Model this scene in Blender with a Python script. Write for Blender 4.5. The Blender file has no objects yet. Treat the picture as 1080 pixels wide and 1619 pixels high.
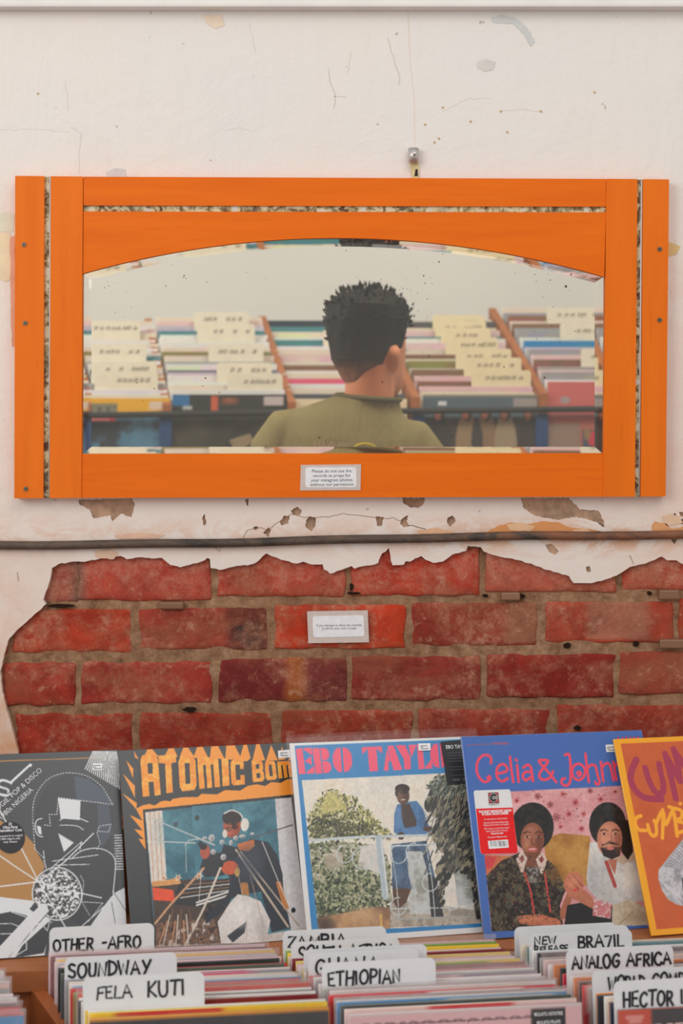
import bpy, bmesh, math, random
import numpy as np
from mathutils import Vector, Matrix, noise as mnoise

random.seed(7); RNG = np.random.default_rng(7)
scene = bpy.context.scene
COL = scene.collection

# ------------------------------------------------------------------ camera, world, lights
F = 2630.0; PW, PH = 1080, 1619; YH = 660.0; CAMZ = 1.5
cam_d = bpy.data.cameras.new('camera'); cam = bpy.data.objects.new('camera', cam_d); COL.objects.link(cam)
cam.location = (0, 0, CAMZ); cam.rotation_euler = (math.pi/2, 0, 0)
cam_d.sensor_fit = 'VERTICAL'; cam_d.sensor_height = 36.0; cam_d.sensor_width = 36.0*PW/PH
cam_d.lens = F/PH*36.0
cam_d.shift_y = -((PH/2 - YH)/PH)
cam_d.clip_start = 0.05
cam_d.dof.use_dof = True; cam_d.dof.focus_distance = 2.80; cam_d.dof.aperture_fstop = 4.3
scene.camera = cam

w = bpy.data.worlds.new('world'); scene.world = w; w.use_nodes = True
w.node_tree.nodes['Background'].inputs[0].default_value = (1.0, 0.985, 0.97, 1)
w.node_tree.nodes['Background'].inputs[1].default_value = 0.66

def area(name, loc, target, sx, sy, power, color):
    l = bpy.data.lights.new(name, 'AREA'); l.shape = 'RECTANGLE'; l.size = sx; l.size_y = sy
    l.energy = power; l.color = color
    o = bpy.data.objects.new(name, l); COL.objects.link(o); o.location = loc
    o.rotation_euler = (Vector(target)-Vector(loc)).to_track_quat('-Z', 'Y').to_euler()
    return o
area('shop_window_light', (-2.6, -0.6, 2.9), (0, 2.9, 1.2), 2.2, 1.8, 62, (1.0, 0.97, 0.95))
area('ceiling_light', (0.9, 0.6, 3.6), (0.2, 2.7, 0.6), 1.6, 1.0, 18, (1.0, 0.95, 0.90))
area('aisle_window_light', (-2.2, 3.3, 2.7), (0.2, 4.6, 1.5), 1.2, 1.2, 46, (1.0, 0.97, 0.9))
area('aisle_fill_light', (0.5, 3.3, 3.4), (0.2, 4.7, 1.3), 1.8, .5, 36, (1.0, 0.96, 0.9))  # added fill lamp, brightens the man's back and the rack

vs = scene.view_settings
scene.display_settings.display_device = 'sRGB'
vs.view_transform = 'Standard'; vs.look = 'None'; vs.exposure = 0.0; vs.gamma = 1.0; vs.use_curve_mapping = False
scene.cycles.transparent_max_bounces = 40
scene.cycles.max_bounces = 10
scene.cycles.use_denoising = True

# ------------------------------------------------------------------ helpers
def s2l(c):
    c = c/255.0
    return c/12.92 if c <= 0.04045 else ((c+0.055)/1.055)**2.4
def L(rgb): return tuple(s2l(v) for v in rgb)
def P(x, y, d): return Vector(((x-540)/F*d, d, CAMZ - (y-YH)/F*d))

class NT:
    def __init__(s, name):
        s.m = bpy.data.materials.new(name); s.m.use_nodes = True
        s.t = s.m.node_tree; s.b = s.t.nodes['Principled BSDF']
    def n(s, typ, **kw):
        x = s.t.nodes.new(typ)
        for k, v in kw.items(): setattr(x, k, v)
        return x
    def l(s, a, b): s.t.links.new(a, b)
    def ramp(s, src, stops):
        r = s.n('ShaderNodeValToRGB'); e = r.color_ramp.elements
        e[0].position, e[0].color = stops[0][0], (*stops[0][1], 1)
        e[1].position, e[1].color = stops[-1][0], (*stops[-1][1], 1)
        for p, c in stops[1:-1]:
            q = e.new(p); q.color = (*c, 1)
        s.l(src, r.inputs[0]); return r
    def noise(s, scale, detail=4, rough=.55, vec=None, dist=0.0):
        x = s.n('ShaderNodeTexNoise'); x.inputs['Scale'].default_value = scale
        x.inputs['Detail'].default_value = detail; x.inputs['Roughness'].default_value = rough
        x.inputs['Distortion'].default_value = dist
        if vec is not None: s.l(vec, x.inputs['Vector'])
        return x
    def coords(s, scale=(1, 1, 1)):
        c = s.n('ShaderNodeTexCoord'); m = s.n('ShaderNodeMapping'); m.inputs['Scale'].default_value = scale
        s.l(c.outputs['Object'], m.inputs['Vector']); return m.outputs[0]
    def mix(s, fac, a, b, blend='MIX'):
        x = s.n('ShaderNodeMix', data_type='RGBA', blend_type=blend)
        for sock, v in ((x.inputs[0], fac), (x.inputs[6], a), (x.inputs[7], b)):
            if isinstance(v, (int, float)): sock.default_value = v
            elif isinstance(v, tuple): sock.default_value = (*v, 1)
            else: s.l(v, sock)
        return x.outputs[2]
    def math(s, op, a, b=0.0, clamp=False):
        x = s.n('ShaderNodeMath', operation=op, use_clamp=clamp)
        for sock, v in ((x.inputs[0], a), (x.inputs[1], b)):
            if isinstance(v, (int, float)): sock.default_value = v
            else: s.l(v, sock)
        return x.outputs[0]
    def mapr(s, v, a, b, c=0.0, d=1.0):
        x = s.n('ShaderNodeMapRange'); s.l(v, x.inputs[0])
        for i, q in zip((1, 2, 3, 4), (a, b, c, d)): x.inputs[i].default_value = q
        return x.outputs[0]
    def bump(s, h, strength=.3, dist=.002):
        b = s.n('ShaderNodeBump'); b.inputs['Strength'].default_value = strength; b.inputs['Distance'].default_value = dist
        s.l(h, b.inputs['Height']); s.l(b.outputs[0], s.b.inputs['Normal'])
    def base(s, c, rough=.6, spec=.3, metal=0.0):
        if isinstance(c, tuple): s.b.inputs['Base Color'].default_value = (*c, 1)
        else: s.l(c, s.b.inputs['Base Color'])
        s.b.inputs['Roughness'].default_value = rough; s.b.inputs['Specular IOR Level'].default_value = spec
        s.b.inputs['Metallic'].default_value = metal
        return s.m

def simple(name, rgb, rough=.6, spec=.3, var=.08, scale=60, metal=0.0, bump=0.0):
    t = NT(name); v = t.noise(scale, 3, vec=t.coords())
    c = L(rgb); lo = tuple(q*(1-var) for q in c); hi = tuple(min(1, q*(1+var)) for q in c)
    r = t.ramp(v.outputs[0], [(.3, lo), (.7, hi)])
    if bump: t.bump(v.outputs[0], bump, .001)
    return t.base(r.outputs[0], rough, spec, metal)
_cache = {}
def flat(rgb, rough=.6, spec=.3, metal=0.0, name='paint'):
    k = (rgb, rough, spec, metal)
    if k not in _cache: _cache[k] = simple(name, rgb, rough, spec, .05, 90, metal)
    return _cache[k]

def attr_mat(name, rough, spec, mott=.06, scale=160):
    t = NT(name); a = t.n('ShaderNodeAttribute'); a.attribute_name = 'Col'
    v = t.noise(scale, 2, vec=t.coords()); r = t.ramp(v.outputs[0], [(.3, (1-mott,)*3), (.7, (1, 1, 1))])
    return t.base(t.mix(1.0, a.outputs[0], r.outputs[0], 'MULTIPLY'), rough, spec)

def link(name, me, mat=None, parent=None, smooth=False):
    o = bpy.data.objects.new(name, me); COL.objects.link(o)
    if mat:
        for m in (mat if isinstance(mat, (list, tuple)) else [mat]): me.materials.append(m)
    if parent: o.parent = parent
    if smooth: me.polygons.foreach_set('use_smooth', [True]*len(me.polygons))
    return o
def mesh(name, verts, faces, mat=None, parent=None, smooth=False):
    me = bpy.data.meshes.new(name); me.from_pydata([tuple(v) for v in verts], [], faces); me.update()
    return link(name, me, mat, parent, smooth)
def from_bm(name, bm, mat=None, parent=None, smooth=False):
    me = bpy.data.meshes.new(name); bm.normal_update(); bm.to_mesh(me); bm.free()
    return link(name, me, mat, parent, smooth)
def tag(o, label=None, cat=None, group=None, kind=None):
    if label: o['label'] = label
    if cat: o['category'] = cat
    if group: o['group'] = group
    if kind: o['kind'] = kind
    return o
def empty(name, loc=(0, 0, 0), mw=None):
    o = bpy.data.objects.new(name, None); COL.objects.link(o); o.empty_display_size = .05
    if mw is not None: o.matrix_world = mw
    else: o.location = loc
    return o
def bm_box(bm, lo, hi, bevel=0.0, seg=2, mi=0):
    r = bmesh.ops.create_cube(bm, size=1.0); vs_ = r['verts']
    c = [(a+b)/2 for a, b in zip(lo, hi)]; s = [b-a for a, b in zip(lo, hi)]
    for v in vs_: v.co = Vector((v.co.x*s[0]+c[0], v.co.y*s[1]+c[1], v.co.z*s[2]+c[2]))
    if bevel:
        es = {e for v in vs_ for e in v.link_edges}
        bmesh.ops.bevel(bm, geom=list(es), offset=bevel, segments=seg, affect='EDGES', profile=.5)
def bm_hex(bm, bot, top):
    """a block given by four bottom and four top corners"""
    v = [bm.verts.new(p) for p in list(bot)+list(top)]
    for f in ((3, 2, 1, 0), (4, 5, 6, 7), (0, 1, 5, 4), (1, 2, 6, 5), (2, 3, 7, 6), (3, 0, 4, 7)):
        bm.faces.new([v[i] for i in f])
def bm_tube(bm, pts, rad, n=14, cap=True):
    pts = [Vector(p) for p in pts]; rings = []
    up = Vector((0, 0, 1))
    for i, p in enumerate(pts):
        t = (pts[min(i+1, len(pts)-1)]-pts[max(i-1, 0)]).normalized()
        a = t.cross(up)
        if a.length < 1e-3: a = t.cross(Vector((1, 0, 0)))
        a.normalize(); b = a.cross(t).normalized()
        r = rad[i] if isinstance(rad, (list, tuple)) else rad
        rings.append([bm.verts.new(p + a*math.cos(q)*r + b*math.sin(q)*r) for q in [2*math.pi*k/n for k in range(n)]])
    for A, B in zip(rings, rings[1:]):
        for k in range(n): bm.faces.new((A[k], A[(k+1) % n], B[(k+1) % n], B[k]))
    if cap: bm.faces.new(rings[0][::-1]); bm.faces.new(rings[-1])
def prism(loops, y0, y1, name='part', mat=None, parent=None):
    """outline(s) in the x-z plane (outer first, then holes), extruded between y0 (front) and y1"""
    cu = bpy.data.curves.new('outline', 'CURVE'); cu.dimensions = '2D'; cu.fill_mode = 'BOTH'; cu.extrude = abs(y1-y0)/2
    for lp in loops:
        sp = cu.splines.new('POLY'); sp.points.add(len(lp)-1); sp.use_cyclic_u = True
        for q, (x, z) in zip(sp.points, lp): q.co = (x, z, 0, 1)
    tmp = bpy.data.objects.new('outline', cu); COL.objects.link(tmp)
    me = bpy.data.meshes.new_from_object(tmp.evaluated_get(bpy.context.evaluated_depsgraph_get()))
    bpy.data.objects.remove(tmp); bpy.data.curves.remove(cu)
    me.transform(Matrix.Translation((0, (y0+y1)/2, 0)) @ Matrix.Rotation(math.pi/2, 4, 'X'))
    me.name = name; me.materials.clear()
    return link(name, me, mat, parent)
def font_mesh(text, size, name, mat, parent, loc, bold=0.0, align='CENTER', line=1.0, xs=1.0, shear=0.0, rot=0.0):
    """built-in lettering, lying in the parent's x-z plane and facing -y"""
    cu = bpy.data.curves.new('lettering', 'FONT'); cu.body = text; cu.size = size; cu.align_x = align
    cu.offset = bold; cu.space_line = line; cu.shear = shear; cu.resolution_u = 3
    tmp = bpy.data.objects.new('lettering', cu); COL.objects.link(tmp)
    me = bpy.data.meshes.new_from_object(tmp.evaluated_get(bpy.context.evaluated_depsgraph_get()))
    bpy.data.objects.remove(tmp); bpy.data.curves.remove(cu)
    me.transform(Matrix.Rotation(math.pi/2, 4, 'X') @ Matrix.Rotation(rot, 4, 'Z') @ Matrix.Diagonal((xs, 1, 1, 1)))
    me.name = name; me.materials.clear()
    o = link(name, me, mat, parent); o.location = loc
    return o

# handwriting: strokes in a unit box, y up
GL = {
 'A': (.85, [[(0, 0), (.42, 1), (.85, 0)], [(.15, .36), (.7, .36)]]),
 'B': (.7, [[(.05, 0), (.05, 1)], [(.05, 1), (.5, .95), (.6, .78), (.5, .58), (.05, .52)], [(.05, .52), (.6, .45), (.7, .25), (.55, .05), (.05, 0)]]),
 'C': (.75, [[(.75, .85), (.55, 1), (.25, .92), (.03, .6), (.06, .25), (.3, .02), (.6, .04), (.75, .2)]]),
 'D': (.75, [[(.08, 0), (.08, 1)], [(.0, .98), (.45, .9), (.75, .55), (.6, .18), (.0, 0)]]),
 'E': (.62, [[(.6, .98), (.06, .95), (.05, .02), (.62, 0)], [(.06, .52), (.5, .54)]]),
 'F': (.6, [[(.62, 1), (.06, .95), (.04, 0)], [(.06, .52), (.5, .54)]]),
 'G': (.85, [[(.75, .88), (.5, 1), (.18, .85), (.03, .5), (.15, .12), (.5, 0), (.75, .2), (.76, .45), (.45, .45)]]),
 'H': (.75, [[(.05, 1), (.05, 0)], [(.72, 1), (.7, 0)], [(.05, .5), (.7, .53)]]),
 'I': (.2, [[(.1, 1), (.1, 0)]]),
 'K': (.7, [[(.06, 1), (.05, 0)], [(.65, 1), (.08, .48), (.7, 0)]]),
 'L': (.6, [[(.06, 1), (.05, .02), (.6, 0)]]),
 'M': (.95, [[(.0, 0), (.12, 1), (.47, .35), (.82, 1), (.95, 0)]]),
 'N': (.8, [[(.05, 0), (.08, 1), (.7, .02), (.75, 1)]]),
 'O': (.85, [[(.42, 1), (.12, .85), (.02, .45), (.2, .06), (.5, .0), (.78, .25), (.8, .65), (.62, .95), (.38, 1)]]),
 'P': (.65, [[(.06, 0), (.06, 1)], [(.06, 1), (.5, .96), (.65, .74), (.5, .5), (.06, .45)]]),
 'R': (.7, [[(.06, 0), (.06, 1)], [(.06, 1), (.5, .95), (.6, .74), (.45, .52), (.06, .48)], [(.25, .5), (.7, 0)]]),
 'S': (.65, [[(.62, .88), (.4, 1), (.12, .9), (.1, .66), (.35, .52), (.6, .38), (.58, .1), (.3, 0), (.0, .12)]]),
 'T': (.75, [[(.0, .98), (.78, 1)], [(.4, 1), (.38, 0)]]),
 'U': (.72, [[(.04, 1), (.05, .3), (.25, .0), (.55, .05), (.68, .35), (.7, 1)]]),
 'V': (.75, [[(.0, 1), (.36, 0), (.75, 1)]]),
 'W': (1.0, [[(.0, 1), (.24, 0), (.5, .8), (.74, 0), (1.0, 1)]]),
 'Y': (.75, [[(.0, 1), (.36, .5)], [(.75, 1), (.2, 0)]]),
 'Z': (.75, [[(.05, .95), (.72, 1), (.02, .03), (.78, .0)]]),
 '7': (.7, [[(.02, .95), (.7, 1), (.25, 0)]]),
 '-': (.5, [[(.08, .45), (.45, .47)]]), ' ': (.55, []),
}
def smooth_line(pl, n=4):
    if len(pl) < 5: return [Vector((*p, 0)) if len(p) == 2 else Vector(p) for p in pl]
    p = [Vector((*q, 0)) for q in pl]; out = []
    for i in range(len(p)-1):
        a, b, c, d = p[max(i-1, 0)], p[i], p[i+1], p[min(i+2, len(p)-1)]
        for k in range(n):
            t = k/n
            out.append(.5*((2*b)+(c-a)*t+(2*a-5*b+4*c-d)*t*t+(3*b-a-3*c+d)*t**3))
    return out+[p[-1]]
def hand_strokes(text, rnd, gap=.22, jit=.035):
    x = 0; out = []
    for ch in text:
        wd, st = GL[ch]; sc = rnd.uniform(.93, 1.08); dy = rnd.uniform(-.05, .05); sk = rnd.uniform(-.06, .1)
        for pl in st:
            q = smooth_line(pl) if ch in 'BCDGOPRSU' else [Vector((*p, 0)) for p in pl]
            out.append([(x+(v.x+sk*v.y)*sc+rnd.uniform(-jit, jit)*.5, v.y*sc+dy+rnd.uniform(-jit, jit)*.5) for v in q])
        x += wd*sc+gap
    return out, x-gap
def ribbons(lines, wd, name, mat, parent, y=-.0007, hgt=None):
    """pen strokes: flat ribbons in the x-z plane, one mesh"""
    bm = bmesh.new()
    for j, ln in enumerate(lines):
        pts = [Vector((a, 0, b)) for a, b in ln]; prev = None; yy = y-j*.00002
        if len(pts) < 2: continue
        e0 = (pts[0]-pts[1]).normalized()*wd*.4; e1 = (pts[-1]-pts[-2]).normalized()*wd*.4
        pts[0] = pts[0]+e0; pts[-1] = pts[-1]+e1
        for i, p in enumerate(pts):
            t = (pts[min(i+1, len(pts)-1)]-pts[max(i-1, 0)]); t.normalize()
            nrm = Vector((-t.z, 0, t.x))*wd/2
            a = bm.verts.new((p.x+nrm.x, yy, p.z+nrm.z)); b = bm.verts.new((p.x-nrm.x, yy, p.z-nrm.z))
            if prev: bm.faces.new((prev[0], prev[1], b, a))
            prev = (a, b)
    return from_bm(name, bm, mat, parent)

# ------------------------------------------------------------------ printed artwork: painted as colours of a fine mesh
class Art:
    def __init__(s, n, bg, quad=None):
        s.n = n; s.r = n*2; s.a = np.ones((s.r, s.r, 3))*np.array(bg, float); s.H = None
        if quad: s.setquad(quad)
    def setquad(s, q):                       # q: TL, TR, BR, BL of the sheet in sketch units
        A = []; B = []
        for (x, y), (u, v) in zip(q, ((0, 0), (1, 0), (1, 1), (0, 1))):
            A += [[x, y, 1, 0, 0, 0, -u*x, -u*y], [0, 0, 0, x, y, 1, -v*x, -v*y]]; B += [u, v]
        h = np.linalg.solve(np.array(A, float), np.array(B, float)); s.H = np.append(h, 1).reshape(3, 3)
    def uv(s, pts):
        p = np.array(pts, float)
        if s.H is not None:
            q = np.c_[p, np.ones(len(p))] @ s.H.T; p = q[:, :2]/q[:, 2:]
        return p*s.r
    def box(s, p, m=1):
        lo = np.floor(p.min(0)-m).astype(int); hi = np.ceil(p.max(0)+m).astype(int)+1
        lo = np.clip(lo, 0, s.r); hi = np.clip(hi, 0, s.r)
        if (hi <= lo).any(): return None
        yy, xx = np.mgrid[lo[1]:hi[1], lo[0]:hi[0]]
        return lo, hi, xx+.5, yy+.5
    def pmask(s, pts):
        p = s.uv(pts); b = s.box(p)
        if b is None: return None
        lo, hi, X, Y = b; m = np.zeros(X.shape, bool)
        for (x0, y0), (x1, y1) in zip(p, np.roll(p, -1, 0)):
            if y0 == y1: continue
            c = ((y0 > Y) != (y1 > Y)) & (X < (x1-x0)*(Y-y0)/(y1-y0)+x0)
            m ^= c
        return lo, hi, m
    def put(s, lhm, col):
        if lhm is None: return
        lo, hi, m = lhm; sub = s.a[lo[1]:hi[1], lo[0]:hi[0]]
        if callable(col): sub[m] = col(lo, hi)[m]
        else: sub[m] = col
    def poly(s, pts, col): s.put(s.pmask(pts), col)
    def rect(s, x0, y0, x1, y1, col): s.poly([(x0, y0), (x1, y0), (x1, y1), (x0, y1)], col)
    def ell(s, cx, cy, rx, ry, col, rot=0, n=40):
        c, q = math.cos(rot), math.sin(rot)
        s.poly([(cx+rx*math.cos(t)*c-ry*math.sin(t)*q, cy+rx*math.cos(t)*q+ry*math.sin(t)*c) for t in [2*math.pi*k/n for k in range(n)]], col)
    def line(s, pts, wd, col, smooth=False, dash=None):
        if smooth: pts = [(v.x, v.y) for v in smooth_line(list(pts)+[] if len(pts) > 4 else list(pts)+[pts[-1]]*(5-len(pts)))]
        p = s.uv(pts)
        k = np.linalg.norm(s.uv([(pts[0][0]+1, pts[0][1])])-s.uv([pts[0]]))
        r = max(wd*k/2, .45); acc = 0
        for a, b in zip(p, p[1:]):
            bb = s.box(np.array([a, b]), r+1)
            d = b-a; q = d@d
            if dash:
                acc += math.sqrt(q)
            if bb is None or q == 0: continue
            lo, hi, X, Y = bb
            t = np.clip(((X-a[0])*d[0]+(Y-a[1])*d[1])/q, 0, 1)
            m = (X-a[0]-t*d[0])**2+(Y-a[1]-t*d[1])**2 <= r*r
            if dash: m &= ((acc-math.sqrt(q)+t*math.sqrt(q)) % (dash*k)) < dash*k*.6
            s.put((lo, hi, m), col)
    def field(s, scale, seed):
        g = np.random.default_rng(seed); out = np.zeros((s.r, s.r)); amp = 1; tot = 0; sc = scale
        for _ in range(4):
            k = max(2, int(sc)); gr = g.random((k+2, k+2)); t = np.linspace(0, k, s.r, endpoint=False); i = t.astype(int); f = t-i; f = f*f*(3-2*f)
            a = gr[np.ix_(i, i)]; b = gr[np.ix_(i, i+1)]; c = gr[np.ix_(i+1, i)]; d = gr[np.ix_(i+1, i+1)]
            out += amp*((a*(1-f)[None]+b*f[None])*(1-f)[:, None]+(c*(1-f)[None]+d*f[None])*f[:, None]); tot += amp
            amp *= .65; sc *= 2.1
        out /= tot; out = (out-out.min())/(out.max()-out.min()); return out
    def mottle(s, cols, scale, seed):
        f = s.field(scale, seed); r = np.argsort(np.argsort(f.ravel())).reshape(f.shape)/f.size
        k = np.array(cols, float); t = r*(len(k)-1); i = np.clip(t.astype(int), 0, len(k)-2); q = (t-i)[..., None]
        im = k[i]*(1-q)+k[i+1]*q
        return lambda lo, hi: im[lo[1]:hi[1], lo[0]:hi[0]]
    def blocks(s, quad, parts, col):
        """letter parts given in a unit box (y down), mapped into a four-cornered cell"""
        tl, tr, br, bl = [np.array(q, float) for q in quad]
        f = lambda u, v: tuple((tl*(1-u)+tr*u)*(1-v)+(bl*(1-u)+br*u)*v)
        for p in parts: s.poly([f(*q) for q in p], col)
    def soft(s, cx, cy, rx, ry, col, alpha=.6):
        p = s.uv([(cx-rx, cy-ry), (cx+rx, cy-ry), (cx+rx, cy+ry), (cx-rx, cy+ry)]); b = s.box(p)
        if b is None: return
        lo, hi, X, Y = b; c = p.mean(0); a_ = (p[1]-p[0]+p[2]-p[3])/4; d_ = (p[3]-p[0]+p[2]-p[1])/4
        M = np.linalg.inv(np.array([a_, d_]).T); U = M[0, 0]*(X-c[0])+M[0, 1]*(Y-c[1]); V = M[1, 0]*(X-c[0])+M[1, 1]*(Y-c[1])
        k = (alpha*np.clip(1-(U*U+V*V), 0, 1))[..., None]; sub = s.a[lo[1]:hi[1], lo[0]:hi[0]]; sub[:] = sub*(1-k)+np.array(col, float)*k
    def leaves(s, pts, n, size, cols, seed, lean=None):
        g = random.Random(seed); xs = [p[0] for p in pts]; ys = [p[1] for p in pts]; k = 0; tries = 0
        while k < n and tries < n*8:
            tries += 1; x, y = g.uniform(min(xs), max(xs)), g.uniform(min(ys), max(ys)); ins = False
            for (x0, y0), (x1, y1) in zip(pts, pts[1:]+pts[:1]):
                if (y0 > y) != (y1 > y) and x < (x1-x0)*(y-y0)/(y1-y0)+x0: ins = not ins
            if not ins: continue
            k += 1; r_ = g.uniform(*size); s.ell(x+g.uniform(-12, 12), y+g.uniform(-12, 12), r_, r_*g.uniform(.3, .6), g.choice(cols), lean+g.uniform(-.4, .4) if lean is not None else g.uniform(0, 3.1), 10)
    def grain(s, pts, amp, scale, seed):
        m = s.pmask(pts)
        if m is None: return
        lo, hi, k = m; f = s.field(scale, seed)[lo[1]:hi[1], lo[0]:hi[0], None]; sub = s.a[lo[1]:hi[1], lo[0]:hi[0]]; sub[k] = (sub*(1+(f-.5)*2*amp))[k]
    def colors(s):                             # point colours for an (n+1)^2 grid, bottom row first
        n = s.n; a = np.pad(s.a, ((1, 1), (1, 1), (0, 0)), mode='edge')
        a = (a[0:2*n+2:2, 0:2*n+2:2]+a[1:2*n+3:2, 0:2*n+2:2]+a[0:2*n+2:2, 1:2*n+3:2]+a[1:2*n+3:2, 1:2*n+3:2])/4
        c = np.clip(a[::-1]/255.0, 0, 1); c = np.where(c <= .04045, c/12.92, ((c+.055)/1.055)**2.4)
        return np.concatenate([c, np.ones(c.shape[:2]+(1,))], 2)

def sleeve_mesh(name, art, size, th, edge, mat):
    """square cardboard sleeve: printed front grid at y=0, plain edges and back"""
    n = art.n; g = np.linspace(0, size, n+1)
    X, Z = np.meshgrid(g, g); m = (n+1)**2
    V = np.zeros((m+8, 3)); V[:m, 0] = X.ravel(); V[:m, 2] = Z.ravel()
    e = .0006
    V[m:] = [(-e, e, -e), (size+e, e, -e), (size+e, e, size+e), (-e, e, size+e), (-e, th, -e), (size+e, th, -e), (size+e, th, size+e), (-e, th, size+e)]
    i, j = np.meshgrid(np.arange(n), np.arange(n)); a = (j*(n+1)+i).ravel()
    Fq = np.c_[a, a+1, a+n+2, a+n+1]
    c00, c10, c11, c01 = 0, n, m-1, n*(n+1)
    q = [(m+4, m+7, m+6, m+5), (m, m+4, m+5, m+1), (m+1, m+5, m+6, m+2), (m+2, m+6, m+7, m+3), (m+3, m+7, m+4, m),
         (m, m+1, c10, c00), (m+1, m+2, c11, c10), (m+2, m+3, c01, c11), (m+3, m, c00, c01)]
    Fq = np.vstack([Fq, q]).astype(np.int32)
    me = bpy.data.meshes.new(name); me.vertices.add(len(V)); me.vertices.foreach_set('co', V.ravel())
    me.loops.add(Fq.size); me.loops.foreach_set('vertex_index', Fq.ravel())
    me.polygons.add(len(Fq)); me.polygons.foreach_set('loop_start', np.arange(0, Fq.size, 4, dtype=np.int32))
    me.update(calc_edges=True); me.validate()
    C = np.ones((len(V), 4)); C[:m] = art.colors().reshape(-1, 4); C[m:, :3] = L(edge)
    at = me.attributes.new('Col', 'FLOAT_COLOR', 'POINT'); at.data.foreach_set('color', C.ravel())
    me.materials.append(mat)
    return me

# ------------------------------------------------------------------ materials
def plaster_mat():
    t = NT('old_plaster'); c = t.coords()
    big = t.noise(1.6, 6, .6, c, .4); fine = t.noise(30, 8, .7, c); mid = t.noise(6, 6, .65, c, .8)
    streak = t.noise(7, 5, .6, t.coords((3.0, 1, .35)))
    col = t.ramp(big.outputs[0], [(.3, L((234, 225, 216))), (.5, L((233, 227, 220))), (.7, L((230, 227, 223)))]).outputs[0]
    col = t.mix(t.mapr(mid.outputs[0], .56, .72, 0, .35), col, L((222, 205, 190)))
    col = t.mix(t.mapr(streak.outputs[0], .55, .75, 0, .3), col, L((233, 226, 220)))
    sep = t.n('ShaderNodeSeparateXYZ'); t.l(c, sep.inputs[0])
    low = t.mapr(sep.outputs[2], 1.75, 1.25, 0, 1)         # damp rises from the lower wall
    col = t.mix(t.math('MULTIPLY', low, t.mapr(big.outputs[0], .3, .7, .2, .75)), col, L((230, 211, 199)))
    right = t.mapr(sep.outputs[0], .05, .6, 0, 1)
    # rust run-off along the iron pipe, mostly on the right
    band = t.math('MULTIPLY', t.mapr(sep.outputs[2], 1.335, 1.296, 0, 1), t.mapr(sep.outputs[2], 1.25, 1.285, 0, 1))
    rn = t.noise(14, 6, .7, t.coords((1, 1, 1.6)), .6)
    rust = t.math('MULTIPLY', t.math('MULTIPLY', band, t.mapr(right, 0, 1, .35, 1)), t.mapr(rn.outputs[0], .44, .56, 0, 1))
    col = t.mix(rust, col, L((212, 146, 96)))
    pk = t.math('MULTIPLY', t.mapr(sep.outputs[0], .44, .62, 0, 1), t.mapr(sep.outputs[2], 1.95, 1.7, 0, .75))
    col = t.mix(t.math('MULTIPLY', pk, t.mapr(mid.outputs[0], .35, .6, 0, 1)), col, L((231, 207, 191)))
    lf = t.math('MULTIPLY', t.mapr(sep.outputs[0], -.44, -.58, 0, 1), t.mapr(sep.outputs[2], 1.35, .95, 0, 1))
    col = t.mix(t.math('MULTIPLY', lf, t.mapr(mid.outputs[0], .35, .6, .2, 1)), col, L((214, 160, 122)))
    sp = t.noise(55, 2, .5, c)
    col = t.mix(t.mapr(sp.outputs[0], .74, .78, 0, .5), col, L((150, 115, 80)))
    t.bump(t.math('ADD', t.math('MULTIPLY', fine.outputs[0], .6), t.math('ADD', mid.outputs[0], streak.outputs[0])), .5, .006)
    return t.base(col, .85, .15)
def brick_mat():
    t = NT('old_brick'); c = t.coords()
    a = t.n('ShaderNodeAttribute'); a.attribute_name = 'Col'
    n1 = t.noise(20, 6, .7, c, .6); n2 = t.noise(70, 6, .75, c); n3 = t.noise(7, 5, .65, c, 1.0)
    col = t.mix(1.0, a.outputs[0], t.ramp(n1.outputs[0], [(.3, (.72, .68, .66)), (.7, (1.35, 1.3, 1.25))]).outputs[0], 'MULTIPLY')
    col = t.mix(t.math('MULTIPLY', t.mapr(n3.outputs[0], .42, .66, 0, .85), t.mapr(n2.outputs[0], .40, .6, 0.05, 1)), col, L((186, 128, 102)))
    col = t.mix(t.mapr(n2.outputs[0], .6, .72, 0, .6), col, L((205, 152, 125)))
    n4 = t.noise(4.5, 5, .6, t.coords((1, 1, 1.8)), .7); col = t.mix(t.mapr(n4.outputs[0], .5, .64, 0, .55), col, L((150, 92, 66)))
    n5 = t.noise(26, 7, .75, c, .4); col = t.mix(t.mapr(n5.outputs[0], .57, .68, 0, .45), col, L((214, 168, 140)))
    sep = t.n('ShaderNodeSeparateXYZ'); t.l(c, sep.inputs[0])
    top = t.mapr(sep.outputs[2], 1.18, 1.26, 0, .55)
    col = t.mix(t.math('MULTIPLY', top, t.mapr(n2.outputs[0], .4, .6, 0, 1)), col, L((205, 140, 118)))
    t.bump(t.math('ADD', n2.outputs[0], n1.outputs[0]), .6, .005)
    return t.base(col, .88, .15)
def mortar_mat():
    t = NT('sandy_mortar'); c = t.coords(); n = t.noise(45, 8, .75, c); m = t.noise(8, 5, .6, c)
    col = t.ramp(n.outputs[0], [(.3, L((112, 82, 60))), (.5, L((164, 124, 94))), (.72, L((194, 158, 126)))]).outputs[0]
    col = t.mix(t.mapr(m.outputs[0], .5, .7, 0, .4), col, L((140, 100, 80)))
    t.bump(n.outputs[0], .9, .008)
    return t.base(col, .95, .1)
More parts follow.
